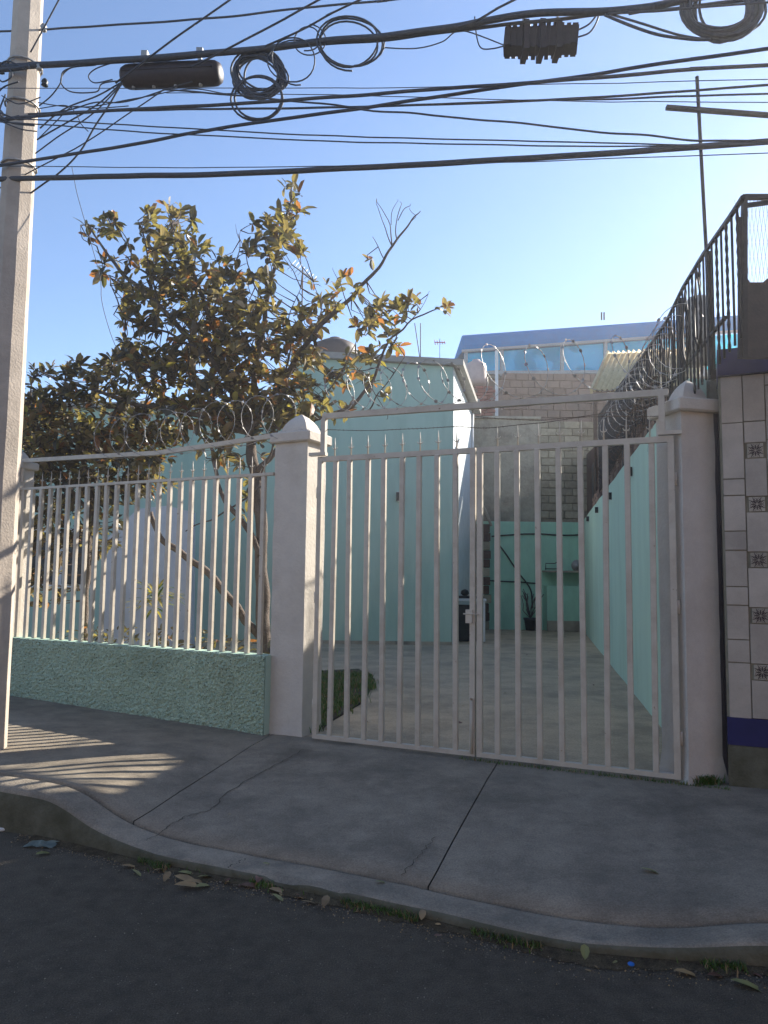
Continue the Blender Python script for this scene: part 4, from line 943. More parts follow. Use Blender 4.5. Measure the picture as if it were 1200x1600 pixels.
cable('flat black cable below the coil leading to the right', [(50, 178), (150, 174), (300, 171), (450, 169), (640, 165), (800, 159), (950, 151), (1050, 144), (1200, 133)], 4, .05, (3, E))
cable('thin partner of the flat cable at the right half of the sky', [(640, 165), (800, 158), (950, 155), (1050, 151), (1200, 147)], 3.2, .1, (0, E))
cable('thin cable sagging between pole and mast, upper of the close pair', [(55, 187), (200, 195), (400, 207), (600, 215), (800, 220), (960, 224), (1080, 226), (1200, 224)], 2.4, .25, (3, E))
cable('thin cable sagging between pole and mast, lower of the close pair', [(55, 194), (250, 208), (500, 220), (600, 223), (800, 227), (950, 229), (1080, 227)], 2.4, .28, (3, 1))
cable('wavy twisted drop wire falling from the splice box to the right', [(255, 139), (330, 148), (450, 158), (600, 173), (700, 182), (800, 191), (900, 204), (1000, 212), (1090, 216), (1200, 219)], 3.2, .3, (0, E), .02)
cable('very thin high wire crossing at the height of the coil', [(55, 138), (300, 138), (600, 137), (800, 133), (1200, 124)], 1.4, .35, (3, E))
cable('very thin wire just under the level cables at right', [(260, 145), (560, 149), (900, 158), (1200, 160)], 1.4, .4, (0, E))
cable('diagonal cable from the top edge down behind the left splice box', [(370, -8), (300, 41), (240, 85), (180, 130)], 3.4, .5, (3, 0))
cable('diagonal cable from the top edge down to the bundle by the coil', [(505, -4), (440, 32), (350, 79), (300, 105)], 3.6, .5, (3, 0))
cable('diagonal cable from the top edge joining the bundle right of coil', [(570, -4), (520, 20), (475, 45), (415, 72)], 3.4, .5, (3, 0))
cable('short diagonal cable over the top of the pole', [(98, -12), (75, 32), (48, 82)], 3, .3, (2, 0))
cable('steep drop wire from the left splice box down past the pole foot side', [(188, 134), (170, 165), (150, 195), (125, 237), (90, 272), (50, 300)], 3.4, .0, (0, 2))
cable('straight drop wire from under the splice box to the pole', [(256, 140), (200, 178), (130, 225), (60, 262)], 2.4, .05, (0, 2))
for i, (lbl, px_, wd) in enumerate([
    ('slack cable looping from box to pole, uppermost of the left tangle', [(188, 128), (160, 132), (150, 145), (110, 142), (95, 125), (110, 106), (150, 100)], 2.6),
    ('slack cable from box end curving down to the pole', [(190, 130), (150, 152), (100, 170), (62, 200)], 3),
    ('slack cable from box end down to the pole at mid height', [(190, 131), (150, 165), (100, 195), (58, 218)], 3),
    ('slack cable from box end to the pole, lowest of the tangle', [(190, 133), (140, 182), (90, 215), (56, 240)], 2.6),
    ('small arc of cable hanging under the bundle left of the box', [(180, 98), (150, 108), (139, 120), (148, 131), (175, 126)], 2.4),
    ('long cable bellied out under the box toward the pole', [(300, 128), (240, 146), (190, 160), (150, 160), (110, 172), (60, 178)], 2.6),
    ('thin cable running from pole under the box to the coil', [(60, 160), (130, 168), (220, 152), (300, 140), (350, 146)], 2.),
    ('short cable arching left of the pole bundle', [(62, 165), (80, 150), (95, 130), (100, 112), (125, 102)], 2.6),
    ('thin cable knotted near the pole below the bundle', [(60, 170), (100, 165), (118, 175), (128, 195), (138, 206)], 1.8),
    ('second thin knotted cable crossing near the pole', [(62, 215), (90, 190), (115, 168), (150, 170), (200, 165)], 2.),
    ]):
    cable(lbl, px_, wd, .02*i, (0, 0), .012)
for i, (lbl, px_, wd) in enumerate([
    ('bundle stub leaving the pole to the left edge', [(45, 104), (20, 108), (-20, 112)], 9), ('knotted cable loop left of the pole below the bundle', [(40, 108), (12, 96), (-4, 110), (4, 128), (20, 118), (10, 102)], 3),
    ('cable hanging off the left side of the pole', [(30, 128), (8, 136), (-6, 150)], 3), ('thick stub left of the pole at the lower cables', [(30, 182), (4, 186), (-20, 180)], 7), ('thin cable crossing in front of the pole downward', [(10, 148), (0, 175), (14, 190), (55, 196)], 3),
    ('cable wrapped across the pole face at mid tangle', [(2, 176), (30, 186), (62, 181)], 3), ('second cable wrapped across the pole face', [(4, 190), (34, 201), (58, 205)], 2.4), ('sagging cable tied across the pole near the drop wires', [(4, 150), (30, 163), (64, 152)], 2.2)]):
    cable(lbl, px_, wd, .17+.01*i, (0, 0), .01)
cable('thin wire dangling in front of the sky left of the tree', [(112, 262), (120, 300), (128, 330), (155, 430), (160, 470), (172, 520), (186, 552)], 1.3, -.3, (0, 0), .01)
cable('cable branching up from the bundle to the top edge right of centre', [(715, 42), (745, 32), (780, 12), (815, -6)], 4, .2, (0, 2))
cable('slack cable drooping from the bundle to the big right coil', [(945, 23), (990, 42), (1030, 55), (1080, 62), (1110, 62)], 5, .1, (0, 0))
cable('second slack cable drooping toward the big right coil', [(955, 22), (1000, 36), (1060, 55), (1110, 63)], 4, .08, (0, 0))
cable('cable running level from the bundle behind the big coil', [(950, 22), (1060, 14), (1200, 4)], 3.4, .2, (0, 3))
cable('loop of cable hanging left of the ribbed splice box', [(742, 26), (745, 58), (752, 75), (770, 76), (788, 72)], 2.4, .05, (0, 0))
cable('cable arching from the right end of the ribbed box', [(903, 58), (922, 50), (934, 30), (936, 12)], 3, .05, (0, 0))
cable('second cable arching from the right end of the ribbed box', [(903, 47), (920, 38), (932, 24)], 3, .03, (0, 0))
cable('thin wires sagging under the bundle left of the ribbed box', [(600, 74), (650, 76), (690, 66), (722, 48), (790, 72)], 2.2, .03, (0, 0))
def coil(label, cx, cy, rx, ry, turns, wpx, off=.05, jit=.06, seed=1, tilt=0.):
    rnd = random.Random(seed); pts = []; n_ = int(turns*26); ph = rnd.uniform(0, 6)
    for i in range(n_+1):
        a = i/26*2*math.pi; k = i/26; jx = 1 + jit*noise.noise(Vector((k*1.7+seed, seed*3.3+.5, .5)))*3; jy = 1 + jit*noise.noise(Vector((k*1.7+seed, seed*2.1+.5, 5.5)))*3
        u, v = rx*jx*math.cos(a+ph), ry*jy*math.sin(a+ph)
        x = cx + u*math.cos(tilt)-v*math.sin(tilt) + rx*.22*noise.noise(Vector((k*1.3, 9.5, seed+.5))); y = cy + u*math.sin(tilt)+v*math.cos(tilt) + ry*.22*noise.noise(Vector((k*1.3, 2.5, seed+.5)))
        pts.append(cpl(x, y, off + .05*noise.noise(Vector((k*1.5, seed, 7)))))
    jit_ = 0; t = thing('cable_coil', label, 'cable coil', cpl(cx, cy, off))
    MB().tube(pts, wpx/2/F*5.3, 6).build('loops', M_cable, t); return t
coil('thick coil of black cable hanging from bundle beside the left box', 404, 117, 36, 32, 22, 3.4, .08, .13, 2, .25)
coil('thin loose cable loops hanging below the left coil', 404, 152, 38, 33, 3, 3.6, .1, .05, 3)
coil('large loose open cable loops hanging left of centre', 547, 66, 50, 37, 4, 3, .1, .08, 4, .1)
coil('single wide cable loop between the coil and the open loops', 458, 95, 36, 36, 1.6, 2.4, .12, .08, 8)
coil('large heavy coil of black cable at the top right corner', 1127, 12, 52, 43, 24, 4.2, .08, .12, 5)
coil('small cable loop over the bundle left of centre', 480, 62, 26, 22, 1.5, 2.2, .1, .1, 6)
# splice boxes
a = cpl(192, 121, -.02); b = cpl(346, 114, -.02); ax = (b-a).normalized()
t = thing('splice_box', 'smooth dark cylindrical splice closure hanging left under the cables', 'splice box', (a+b)/2); L_ = (b-a).length; rr = 19.5/F*5.55
m = MB(); pr_ = [(0, .55), (.015, .82), (.05, .96), (.1, 1.0), (.2, 1), (.5, 1.03), (.8, 1), (.9, 1), (.95, .96), (.985, .8), (1, .5)]
m.tube([a+ax*L_*u for u, _ in pr_], [rr*v for _, v in pr_], 14); m.build('body', M_box, t)
m = MB(); m.bar(a+ax*.04, b-ax*.04, rr*2.1, rr*.22); m.build('seam', M_box, t)
for u in (.12, .33, .55, .8): 
    m = MB(); c = a+ax*L_*u
    for sg in (1, -1): m.tube([c+Vector((0, -.01, sg*rr*.9)), c+Vector((0, -.01, sg*rr*1.15))], .014, 8)
    m.build('clamp', M_steel, t)
for u in (.22, .78): m = MB(); c = a+ax*L_*u; m.bar(c+Vector((0, 0, rr*.9)), c+Vector((0, 0, rr*1.9)), .03, .02, 0, (0, 1, 0)); m.box(c+Vector((0, 0, rr*1.95)), (.05, .05, .05)); m.build('hanger', M_steel, t)
a = cpl(788, 66, -.02); b = cpl(903, 62, -.02); ax = (b-a).normalized(); L_ = (b-a).length; hh = 22/F*5.2
t = thing('splice_box', 'ribbed black splice closure hanging right of centre under the cables', 'splice box', (a+b)/2)
m = MB(); m.bar(a, b, .11, hh*1.5, 0, (0, 0, 1)); m.build('body', M_box, t)
for i in range(11):
    c = a + ax*L_*(i+.5)/11; k = 1.0 - .25*abs(i-5)/5; m = MB(); m.bar(c-ax*L_*.028, c+ax*L_*.028, .14, hh*2*k); m.build('rib', M_box, t)
for u in (.05, .95): m = MB(); c = a+ax*L_*u; m.bar(c-ax*.02, c+ax*.02, .15, hh*1.5); m.build('end_cap', M_box, t)
for u in (.28, .5, .72): m = MB(); c = a+ax*L_*u; m.bar(c+Vector((0, 0, -hh*1.15)), c+Vector((0, 0, hh*1.1)), .04, .17, 0, (0, 1, 0)); m.build('clasp', M_box, t)
for u in (.27, .73): m = MB(); c = a+ax*L_*u; m.tube([c+Vector((0, 0, hh)), c+Vector((0, 0, hh*1.8))], .012, 6); m.build('hanger', M_steel, t)
# small insulators / clamps where cables meet the pole
for i, (x, y) in enumerate([(62, 105), (70, 130), (68, 44), (2, 110), (1, 180)]):
    c = cpl(x, y, .1); t = thing('cable_clamp', ['steel cable clamp on the pole at the heavy bundle', 'small clamp on the pole below the bundle', 'clamp on the pole at the topmost cable', 'clamp left of the pole at the heavy bundle', 'clamp left of the pole at the lower cables'][i], 'clamp', c)
    MB().lathe(c, [(.01, -.03), (.028, -.02), (.02, -.005), (.028, .01), (.018, .03), (.008, .04)], 10).build('body', M_steel if i % 2 == 0 else M_plb, t)

# ================================================================== TREES
def leafmesh(L_, W_, fold, curl):
    ps = [(0, 0), (.2, .62), (.5, 1), (.8, .82), (1, 0)]
    vs = [Vector((0, 0, 0))]; c = []
    for u, v in ps[1:-1]: 
        z = -curl*u*u*L_
        c.append((Vector((u*L_, v*W_/2, z+fold*v*W_)), Vector((u*L_, 0, z)), Vector((u*L_, -v*W_/2, z+fold*v*W_))))
    for t_ in c: vs += list(t_)
    vs.append(Vector((L_, 0, -curl*L_)))
    fs = [(0, 2, 1), (0, 3, 2), (1, 2, 5, 4), (2, 3, 6, 5), (4, 5, 8, 7), (5, 6, 9, 8), (7, 8, 10), (8, 9, 10)]
    return vs, fs
LV = [leafmesh(1, .44, .22, .12), leafmesh(1, .40, .1, .3), leafmesh(1, .48, .3, -.08), leafmesh(1, .42, .15, .5)]
LMS = {}
for vi, (vs, fs) in enumerate(LV):
    for mi_, mt in enumerate(LEAF + [M_dry, M_dryr, M_dryg]):
        me = bpy.data.meshes.new('leaf'); me.from_pydata([tuple(v) for v in vs], [], fs); me.materials.append(mt); me.update(); LMS[(vi, mi_)] = me
def frame_of(d, roll):
    x = d.normalized(); z = Vector((0, 0, 1)); y = z.cross(x); y = y.normalized() if y.length > 1e-3 else Vector((0, 1, 0)); z = x.cross(y); m = Matrix((x, y, z)).transposed(); return m @ Matrix.Rotation(roll, 3, 'X')
def curve_pts(pts, n=6, w=.04):
    out = []; pts = [Vector(p) for p in pts]
    for i in range(len(pts)-1):
        p0 = pts[max(i-1, 0)]; p1 = pts[i]; p2 = pts[i+1]; p3 = pts[min(i+2, len(pts)-1)]
        for k in range(n):
            t = k/n; p = .5*((2*p1) + (p2-p0)*t + (2*p0-5*p1+4*p2-p3)*t*t + (3*p1-p0-3*p2+p3)*t**3); out.append(p + Vector((noise.noise(p*4), noise.noise(p*4+Vector((7, 0, 0))), noise.noise(p*4+Vector((0, 7, 0)))))*w)
    out.append(pts[-1]); return out
def make_tree(name, label, cat, base, limbs, clusters, Y, wts, llen, seed, nper=(5, 9), depth=.9, twigs=True, dens=1.0):
    rnd = random.Random(seed); t = thing(name, label, cat, base); allp = []
    for i, (pix, r0, r1) in enumerate(limbs):
        pts = curve_pts([P(a, b, c) for a, b, c in pix]); n_ = len(pts)
        MB().tube(pts, [lerp(r0, r1, k/(n_-1))*(1+.12*noise.noise(pts[k]*6)) for k in range(n_)], 8).build('trunk' if i == 0 else 'branch', M_bark, t)
        allp += [(p, lerp(r0, r1, k/(n_-1))) for k, p in enumerate(pts)]
    leaves = []; tw = MB()
    for (cx, cy, rx, ry_, n_, dz, wt) in clusters:
        for _ in range(max(1, int(n_*dens))):
            a = rnd.uniform(0, 6.28); q = math.sqrt(rnd.random()); c = P(cx + rx*q*math.cos(a), cy + ry_*q*math.sin(a), Y + dz + rnd.gauss(0, depth*.45))
            near = min(allp, key=lambda pr: (pr[0]-c).length_squared)[0]; dirv = (c-near); L_ = dirv.length
            if twigs and L_ < .75 and near.z < c.z + .25:
                mid = lerp(near, c, .5) + Vector((rnd.gauss(0, .04), rnd.gauss(0, .04), -.05*L_)); tw.tube([near, mid, c], [.007+.004*L_, .006, .003], 4, caps=False)
            dirv = (dirv.normalized() if L_ > .01 else Vector((0, 0, 1))) + Vector((rnd.gauss(0, .3), rnd.gauss(0, .3), .5+rnd.gauss(0, .3))); dirv.normalize()
            k = rnd.randint(*nper); ph = rnd.uniform(0, 6.28); o1 = dirv.orthogonal().normalized(); o2 = dirv.cross(o1)
            wts_ = wt or wts; base_m = rnd.choices(range(5), wts_)[0]
            for j in range(k):
                aa = ph + j*2.4; spread = rnd.uniform(.5, 1.25); d = dirv*math.cos(spread) + (o1*math.cos(aa)+o2*math.sin(aa))*math.sin(spread)
                s_ = llen*rnd.uniform(.5, 1.2); mi_ = base_m if rnd.random() < .35 else rnd.choices(range(5), wts_)[0]
                leaves.append((c - dirv*rnd.uniform(0, .08), d, rnd.gauss(0, .5), s_, rnd.randrange(4), mi_))
    tw.build('twigs', M_twig, t)['kind'] = 'stuff'
    idx = sorted(range(len(leaves)), key=lambda i: leaves[i][0].y)[:290]; sel = set(idx); fol = MB()
    for i, (c, d, roll, s_, vi, mi_) in enumerate(leaves):
        mt = frame_of(d, roll)
        if i in sel: piece('leaf', LMS[(vi, mi_)], c, t, mt.to_euler(), (s_, s_, s_))
        else: vs, fs = LV[vi]; fol.add([c + mt @ (v*s_) for v in vs], fs, mi_)
    o = fol.build('foliage', LEAF, t); o['kind'] = 'stuff'; return t
TY = 9.3
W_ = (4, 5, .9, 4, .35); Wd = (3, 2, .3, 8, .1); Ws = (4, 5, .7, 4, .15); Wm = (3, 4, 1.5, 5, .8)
limbs = [
 ([(414, 1030, 8.6), (410, 930, 8.7), (409, 850, 8.8), (402, 760, 9.0), (388, 680, 9.2), (365, 610, 9.3)], .085, .06),
 ([(365, 610, 9.3), (320, 550, 9.2), (250, 480, 9.1), (195, 430, 9.0), (160, 385, 9.0), (138, 350, 9.0)], .045, .008),
 ([(365, 610, 9.3), (330, 500, 9.4), (300, 420, 9.4), (268, 350, 9.3)], .045, .01),
 ([(388, 680, 9.2), (400, 570, 9.4), (415, 480, 9.5), (435, 390, 9.5), (450, 330, 9.5), (457, 285, 9.5)], .045, .008),
 ([(388, 680, 9.2), (440, 600, 9.2), (490, 520, 9.1), (540, 470, 9.1), (585, 425, 9.0), (612, 385, 9.0), (640, 350, 9.0), (657, 330, 9.0)], .045, .005),
 ([(400, 740, 9.0), (470, 665, 9.1), (540, 640, 9.1), (580, 600, 9.1), (600, 545, 9.1), (645, 500, 9.0), (690, 478, 9.0)], .035, .006),
 ([(388, 680, 9.2), (310, 650, 9.3), (210, 630, 9.4), (120, 600, 9.5), (60, 580, 9.5)], .04, .008),
 ([(612, 385, 9.0), (610, 350, 9.0), (588, 310, 9.0)], .009, .003), ([(612, 385, 9.0), (600, 350, 9.02), (588, 312, 9.0)], .008, .003),
 ([(600, 405, 9.0), (590, 385, 9.0), (582, 370, 9.0)], .007, .003), ([(622, 372, 9.0), (620, 345, 9.0), (625, 315, 9.0)], .008, .003),
 ([(622, 345, 9.0), (632, 325, 9.0), (641, 318, 9.0)], .006, .003), ([(640, 350, 9.0), (650, 340, 9.0), (640, 325, 9)], .005, .003),
 ([(612, 350, 9.0), (612, 330, 9.0), (620, 312, 9)], .005, .002),
 ([(540, 640, 9.1), (570, 648, 9.0), (590, 620, 8.9), (612, 590, 8.9), (632, 555, 8.9)], .012, .005),
 ([(408, 1000, 8.7), (370, 950, 8.7), (325, 895, 8.6), (285, 865, 8.6), (250, 838, 8.6), (235, 800, 8.6)], .05, .03),
 ([(410, 870, 8.7), (375, 810, 8.7), (345, 765, 8.7), (330, 700, 8.8)], .04, .02),
 ([(412, 760, 8.8), (350, 800, 8.8), (290, 830, 8.9)], .014, .006),
 ([(320, 550, 9.2), (260, 520, 9.1), (200, 500, 9.0), (185, 470, 9.0), (170, 430, 9.0)], .018, .005),
 ([(250, 480, 9.1), (235, 430, 9.1), (228, 380, 9.1), (215, 345, 9.1)], .014, .004), ([(195, 430, 9.0), (205, 395, 9.0), (190, 365, 9.0), (162, 330, 9.0)], .010, .003),
 ([(150, 385, 9.0), (130, 370, 9.0), (126, 352, 9.0)], .007, .003), ([(330, 500, 9.4), (350, 440, 9.4), (372, 400, 9.4), (376, 360, 9.4)], .013, .003), ([(376, 375, 9.4), (368, 350, 9.4)], .005, .002),
 ([(415, 480, 9.5), (395, 440, 9.5), (385, 400, 9.5), (372, 365, 9.5)], .012, .003), ([(440, 600, 9.2), (455, 550, 9.2), (450, 500, 9.2), (470, 450, 9.2)], .014, .004), ([(490, 520, 9.1), (500, 480, 9.1), (490, 440, 9.1)], .010, .003),
 ([(388, 680, 9.2), (350, 640, 9.0), (300, 600, 8.9), (250, 590, 8.9)], .02, .006), ([(470, 665, 9.1), (520, 600, 9.0), (545, 560, 9.0), (560, 520, 9.0)], .012, .004), ([(402, 760, 9.0), (430, 690, 8.9), (455, 640, 8.9), (500, 620, 8.8)], .016, .005),
 ([(580, 600, 9.1), (600, 640, 9.0), (604, 655, 9.0)], .006, .003), ([(540, 470, 9.1), (530, 440, 9.0), (520, 418, 9.0)], .007, .002), ([(645, 500, 9.0), (660, 480, 9.0), (672, 455, 9.0)], .006, .002),
]
cl = [
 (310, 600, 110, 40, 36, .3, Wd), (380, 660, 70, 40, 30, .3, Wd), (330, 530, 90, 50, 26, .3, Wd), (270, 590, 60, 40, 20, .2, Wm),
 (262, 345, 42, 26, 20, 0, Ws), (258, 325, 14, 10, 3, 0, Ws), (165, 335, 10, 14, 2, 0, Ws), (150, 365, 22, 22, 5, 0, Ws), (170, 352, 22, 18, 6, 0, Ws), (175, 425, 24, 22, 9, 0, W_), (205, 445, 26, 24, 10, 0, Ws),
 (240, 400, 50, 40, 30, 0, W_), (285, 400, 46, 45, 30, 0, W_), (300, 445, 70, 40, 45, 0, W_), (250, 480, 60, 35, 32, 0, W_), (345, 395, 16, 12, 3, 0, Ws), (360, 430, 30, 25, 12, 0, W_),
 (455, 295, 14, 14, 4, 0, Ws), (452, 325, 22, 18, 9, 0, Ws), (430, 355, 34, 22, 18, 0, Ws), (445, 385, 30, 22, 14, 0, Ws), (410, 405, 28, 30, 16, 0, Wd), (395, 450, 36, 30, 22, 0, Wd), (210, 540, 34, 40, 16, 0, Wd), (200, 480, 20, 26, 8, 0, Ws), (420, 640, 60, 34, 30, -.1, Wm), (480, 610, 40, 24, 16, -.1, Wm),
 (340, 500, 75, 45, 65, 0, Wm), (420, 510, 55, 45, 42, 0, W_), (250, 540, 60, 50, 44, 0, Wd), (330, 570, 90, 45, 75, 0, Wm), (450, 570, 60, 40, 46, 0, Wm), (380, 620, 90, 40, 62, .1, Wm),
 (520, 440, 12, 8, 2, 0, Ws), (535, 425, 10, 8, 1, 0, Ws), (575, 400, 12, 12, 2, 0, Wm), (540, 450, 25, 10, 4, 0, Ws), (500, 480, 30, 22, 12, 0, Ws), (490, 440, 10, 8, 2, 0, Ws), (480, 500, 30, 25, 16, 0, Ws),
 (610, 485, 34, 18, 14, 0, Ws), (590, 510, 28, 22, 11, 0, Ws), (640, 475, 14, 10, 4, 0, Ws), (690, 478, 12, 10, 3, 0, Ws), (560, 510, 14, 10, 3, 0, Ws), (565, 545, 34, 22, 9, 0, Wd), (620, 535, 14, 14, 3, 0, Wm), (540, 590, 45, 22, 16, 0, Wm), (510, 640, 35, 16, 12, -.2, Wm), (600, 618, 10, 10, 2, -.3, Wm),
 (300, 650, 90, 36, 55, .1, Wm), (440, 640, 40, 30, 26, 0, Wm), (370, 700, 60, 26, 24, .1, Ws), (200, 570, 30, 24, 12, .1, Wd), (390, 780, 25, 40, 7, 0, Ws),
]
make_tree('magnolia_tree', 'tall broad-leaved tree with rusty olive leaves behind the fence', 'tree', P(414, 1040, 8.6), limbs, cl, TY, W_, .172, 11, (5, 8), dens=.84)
limbs2 = [([(130, 1010, 9.8), (135, 900, 9.8), (140, 800, 9.8), (130, 720, 9.8), (110, 650, 9.8)], .06, .03),
 ([(140, 800, 9.8), (80, 720, 9.8), (50, 640, 9.8), (52, 590, 9.8)], .03, .008), ([(130, 720, 9.8), (180, 650, 9.8), (200, 590, 9.8), (175, 570, 9.8)], .03, .008), ([(110, 650, 9.8), (100, 600, 9.8), (105, 565, 9.8)], .025, .006)]
cl2 = [(110, 700, 90, 50, 50, .3, Wd), (210, 680, 60, 50, 36, .3, Wd), (60, 580, 14, 10, 4, 0, Wd), (100, 575, 34, 16, 14, 0, Wd), (145, 580, 26, 16, 12, 0, Wd), (180, 565, 14, 10, 4, 0, Wd), (50, 630, 22, 30, 16, 0, Wm), (100, 625, 50, 26, 34, 0, Wd), (170, 620, 40, 36, 28, 0, Wd), (90, 680, 60, 40, 75, 0, Wm), (180, 690, 60, 40, 64, 0, Wm), (250, 700, 40, 30, 24, .2, Wm),
 (90, 750, 60, 36, 55, .2, Wd), (170, 760, 60, 40, 55, .2, Wd), (235, 745, 36, 26, 18, .2, Wm), (90, 830, 50, 45, 44, .3, Wd), (150, 830, 40, 40, 24, .3, Wd), (80, 910, 40, 40, 18, .3, Wd), (0, 700, 50, 120, 60, .2, Wm), (30, 800, 40, 90, 40, .2, Wd)]
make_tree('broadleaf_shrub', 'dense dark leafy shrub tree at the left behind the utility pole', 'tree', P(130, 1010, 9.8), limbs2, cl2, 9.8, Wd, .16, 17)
# young dracaena-like plant
c0 = P(243, 1040, 8.4); c0.z = Z0; hd = P(243, 925, 8.4)
t = thing('dracaena_plant', 'small yellow-green dracaena with strap leaves behind the fence bars', 'plant', c0)
MB().tube([c0, lerp(c0, hd, .5)+Vector((.02, 0, 0)), hd], [.022, .018, .016], 7).build('stem', M_bark, t)
for i in range(44):
    a = i*2.4; e_ = random.uniform(-.35, 1.2); L_ = random.uniform(.26, .42); b = hd + Vector((0, 0, random.uniform(-.22, .05))); d = Vector((math.cos(a)*math.cos(e_), math.sin(a)*math.cos(e_), math.sin(e_))); pts = []
    sd_ = d.cross(Vector((0, 0, 1))).normalized()*.016; vs = []; 
    for k in range(6): u = k/5; p = b + d*L_*u + Vector((0, 0, -.28*L_*u*u)); w2 = math.sin(math.pi*min(1, .12+.88*u))**.6 if k < 5 else .02; vs += [p-sd_*w2, p+Vector((0, 0, -.004)), p+sd_*w2]
    fs = []
    for k in range(5):
        for q_ in range(2): a2 = k*3+q_; fs.append((a2, a2+3, a2+4, a2+1))
    MB().add(vs, fs).build('leaf', M_l5 if i % 3 else M_grass, t)
# small leafy undergrowth behind the low wall
m = MB()
for _ in range(900):
    s_ = random.uniform(.4, FLEN); c = fp(s_, Z0+random.uniform(.1, .75), -random.uniform(.3, 1.6)); d = Vector((random.gauss(0, 1), random.gauss(0, 1), random.uniform(-.1, 1))); vi = random.randrange(4); mt = frame_of(d, random.gauss(0, .5)); sz = random.uniform(.06, .13)
    vs, fs = LV[vi]; m.add([c + mt @ (v*sz) for v in vs], fs, random.choices(range(5), Wd)[0])
tag(m.build('undergrowth', LEAF), 'low dark undergrowth of leaves behind the stucco wall', 'undergrowth', None, 'stuff')

# ================================================================== LITTER
def fall_(d, roll): return frame_of(d, roll).to_euler()
def fall(px, py, size, ang, mi_, label, z=None, tilt=0., vi=1, walk_=False, group='fallen leaves in the gutter'):
    c = G(px, py, .02 if not walk_ else .12)
    if walk_: zz = walkz(c); c = G(px, py, zz+.014)
    if z is not None: c = G(px, py, z)
    o = piece('fallen_leaf', LMS[(vi, mi_)], c, None, (random.uniform(-.3, .3), tilt, ang), (size, size*1.05, size)); 
    if tilt < 0: o.rotation_euler = fall_(Vector((math.sin(ang)*.35-.1, .9, .65)), .15); o.scale = (size*.75, size*.95, size*.75)
    else: o.scale = (size*1.15, size*1.2, size)
    return tag(o, label, 'leaf', group)
fall(505, 1418, .105, 1.2, 5, 'upright golden dry leaf standing alone in the gutter', tilt=-.5)
fall(256, 1378, .10, .8, 5, 'tan leaf at the left end of the leaf heap, pointed up', tilt=-.4)
fall(272, 1368, .11, -.2, 5, 'pale tan leaf in the middle of the gutter leaf heap')
fall(290, 1376, .12, .2, 5, 'long tan leaf lying level in the gutter leaf heap', vi=3)
fall(278, 1362, .09, .1, 7, 'greenish leaf at the back of the leaf heap by the kerb')
fall(305, 1386, .09, .9, 7, 'yellow-green leaf at the right of the leaf heap')
fall(272, 1382, .11, .02, 5, 'narrow tan leaf at the front edge of the leaf heap', vi=0)
fall(308, 1370, .09, .6, 7, 'olive leaf beside the weeds right of the heap')
fall(375, 1382, .10, .15, 6, 'dark red dry leaf beside the green weeds')
fall(402, 1380, .10, .6, 6, 'brown-red curled leaf right of the red one', tilt=-.3, vi=3)
fall(420, 1388, .08, -.1, 5, 'small tan leaf right of the curled red leaf')
fall(425, 1396, .07, -.6, 7, 'small grey-green leaf nearest the road by the red leaves')
fall(470, 1408, .07, .2, 5, 'small brown leaf left of the upright golden leaf')
fall(188, 1352, .08, .3, 5, 'small pale leaf at the far left end of the litter')
fall(205, 1358, .07, -.5, 7, 'small green leaf at the left end of the litter')
fall(240, 1360, .07, .9, 5, 'small yellow leaf left of the leaf heap')
fall(630, 1421, .085, -.4, 6, 'brown curled leaf in the gutter below the pavement joint', tilt=-.2, vi=3)
fall(658, 1438, .09, 1.7, 5, 'orange-brown leaf standing beside the curled brown one', tilt=-.4)
fall(678, 1462, .04, .6, 6, 'tiny reddish leaf on the road below the joint')
fall(914, 1500, .085, 1.0, 7, 'yellow-green pointed leaf on the road at right', tilt=-.3, vi=2)
fall(1052, 1516, .09, .0, 5, 'yellow-brown leaf in the gutter at right')
fall(1105, 1523, .07, .3, 6, 'pinkish-brown leaf between the yellow ones at right')
fall(1140, 1530, .12, -.3, 7, 'large olive leaf at the far right of the gutter')
fall(410, 1349, .04, .5, 7, 'tiny green leaf on the kerb edge left of centre', walk_=True, group='fallen leaves on the pavement')
fall(586, 1377, .05, .3, 7, 'small green leaf on the kerb near the joint', walk_=True, group='fallen leaves on the pavement')
fall(1000, 1356, .09, -.2, 7, 'green leaf lying on the right pavement slab', walk_=True, group='fallen leaves on the pavement')
fall(355, 1272, .04, .3, 5, 'small pale leaf on the cracked pavement slab', walk_=True, group='fallen leaves on the pavement')
fall(708, 1128, .12, .1, 6, 'brown leaf on the yard floor just behind the gate', z=Z0, group='fallen leaves in the yard')
fall(55, 1335, .09, 1.0, 7, 'yellow-green leaf beside the crushed plastic cup at left')
for i in range(26):
    x = random.uniform(200, 1180); xw = G(x, 1400, 0).x; p = Vector((xw, korg(xw) - abs(random.gauss(0, .06))-.02, .006))
    tag(piece('fallen_leaf', LMS[(random.randrange(4), random.choice((5, 6, 5, 7)))], p, None, (random.uniform(-.4, .4), random.uniform(-.4, .1), random.uniform(0, 6.28)), (random.uniform(.02, .045),)*3), 'tiny crumpled leaf scrap lying in the gutter dirt', 'leaf', 'leaf scraps in the gutter')
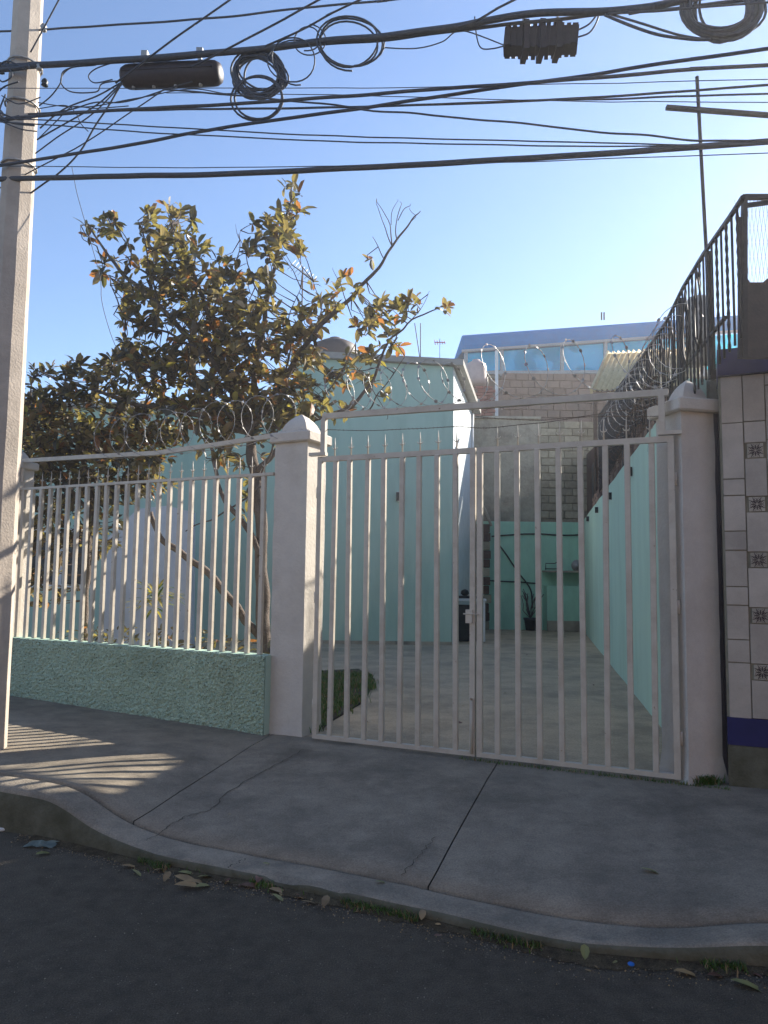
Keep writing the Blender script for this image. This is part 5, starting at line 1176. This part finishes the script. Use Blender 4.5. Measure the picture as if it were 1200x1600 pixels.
for i in range(14):
    x = random.uniform(500, 1050); p = G(x, random.uniform(1010, 1160), Z0); 
    tag(piece('fallen_leaf', LMS[(random.randrange(4), random.choice((5, 6)))], p, None, (random.uniform(-.4, .4), random.uniform(-.4, .1), random.uniform(0, 6.28)), (random.uniform(.03, .06),)*3), 'tiny dry leaf scrap on the yard floor behind the gate', 'leaf', 'leaf scraps in the yard')
c = G(986, 1509, .0); t = MB(); t.lathe(c, [(.0125, 0), (.0135, .003), (.0135, .009), (.011, .0115), (0, .0115)], 16); tag(t.build('bottle_cap', M_cap, loc=c), 'small bright blue bottle cap lying on the road at right', 'bottle cap')
# crushed plastic
m = MB(); c = G(64, 1322, 0); vs = []; fs = []
for i in range(9):
    for j in range(6):
        p = c + Vector(((i-4)*.022, (j-2.5)*.02, 0)); p.z = .006 + abs(noise.noise(p*30))*.05*(1-abs(i-4)/5); vs.append(p + Vector((noise.noise(p*40)*.01, noise.noise(p*43)*.01, 0)))
for i in range(8):
    for j in range(5): a = i*6+j; fs.append((a, a+6, a+7, a+1))
m.add(vs, fs); tag(m.build('plastic_scrap', M_bag, loc=c), 'crushed greyish translucent plastic bag on the road at left', 'litter')
m = MB(); c = G(8, 1297, 0); m.bbox(c+Vector((0, 0, .01)), (.11, .05, .02), (1, .3, 0), .006); tag(m.build('paper_scrap', M_plw, loc=c), 'flat white scrap on the road at the left edge', 'litter')
for o in C.objects:
    if o.name.startswith('pavement'): pass

hz = MB().box((0, 0, 6.5), (640, 640, 15)).build('glare_haze', None); hz['kind'] = 'stuff'  # thin volume added over the whole scene to stand in for veiling lens glare
hm = bpy.data.materials.new('glare_haze'); hm.use_nodes = True; hn = hm.node_tree; hn.nodes.remove(hn.nodes['Principled BSDF'])
pv = hn.nodes.new('ShaderNodeVolumePrincipled'); pv.inputs['Color'].default_value = (.95, .93, .92, 1); pv.inputs['Density'].default_value = .0028; pv.inputs['Anisotropy'].default_value = .55
hn.links.new(pv.outputs[0], hn.nodes['Material Output'].inputs['Volume']); hz.data.materials.clear(); hz.data.materials.append(hm)
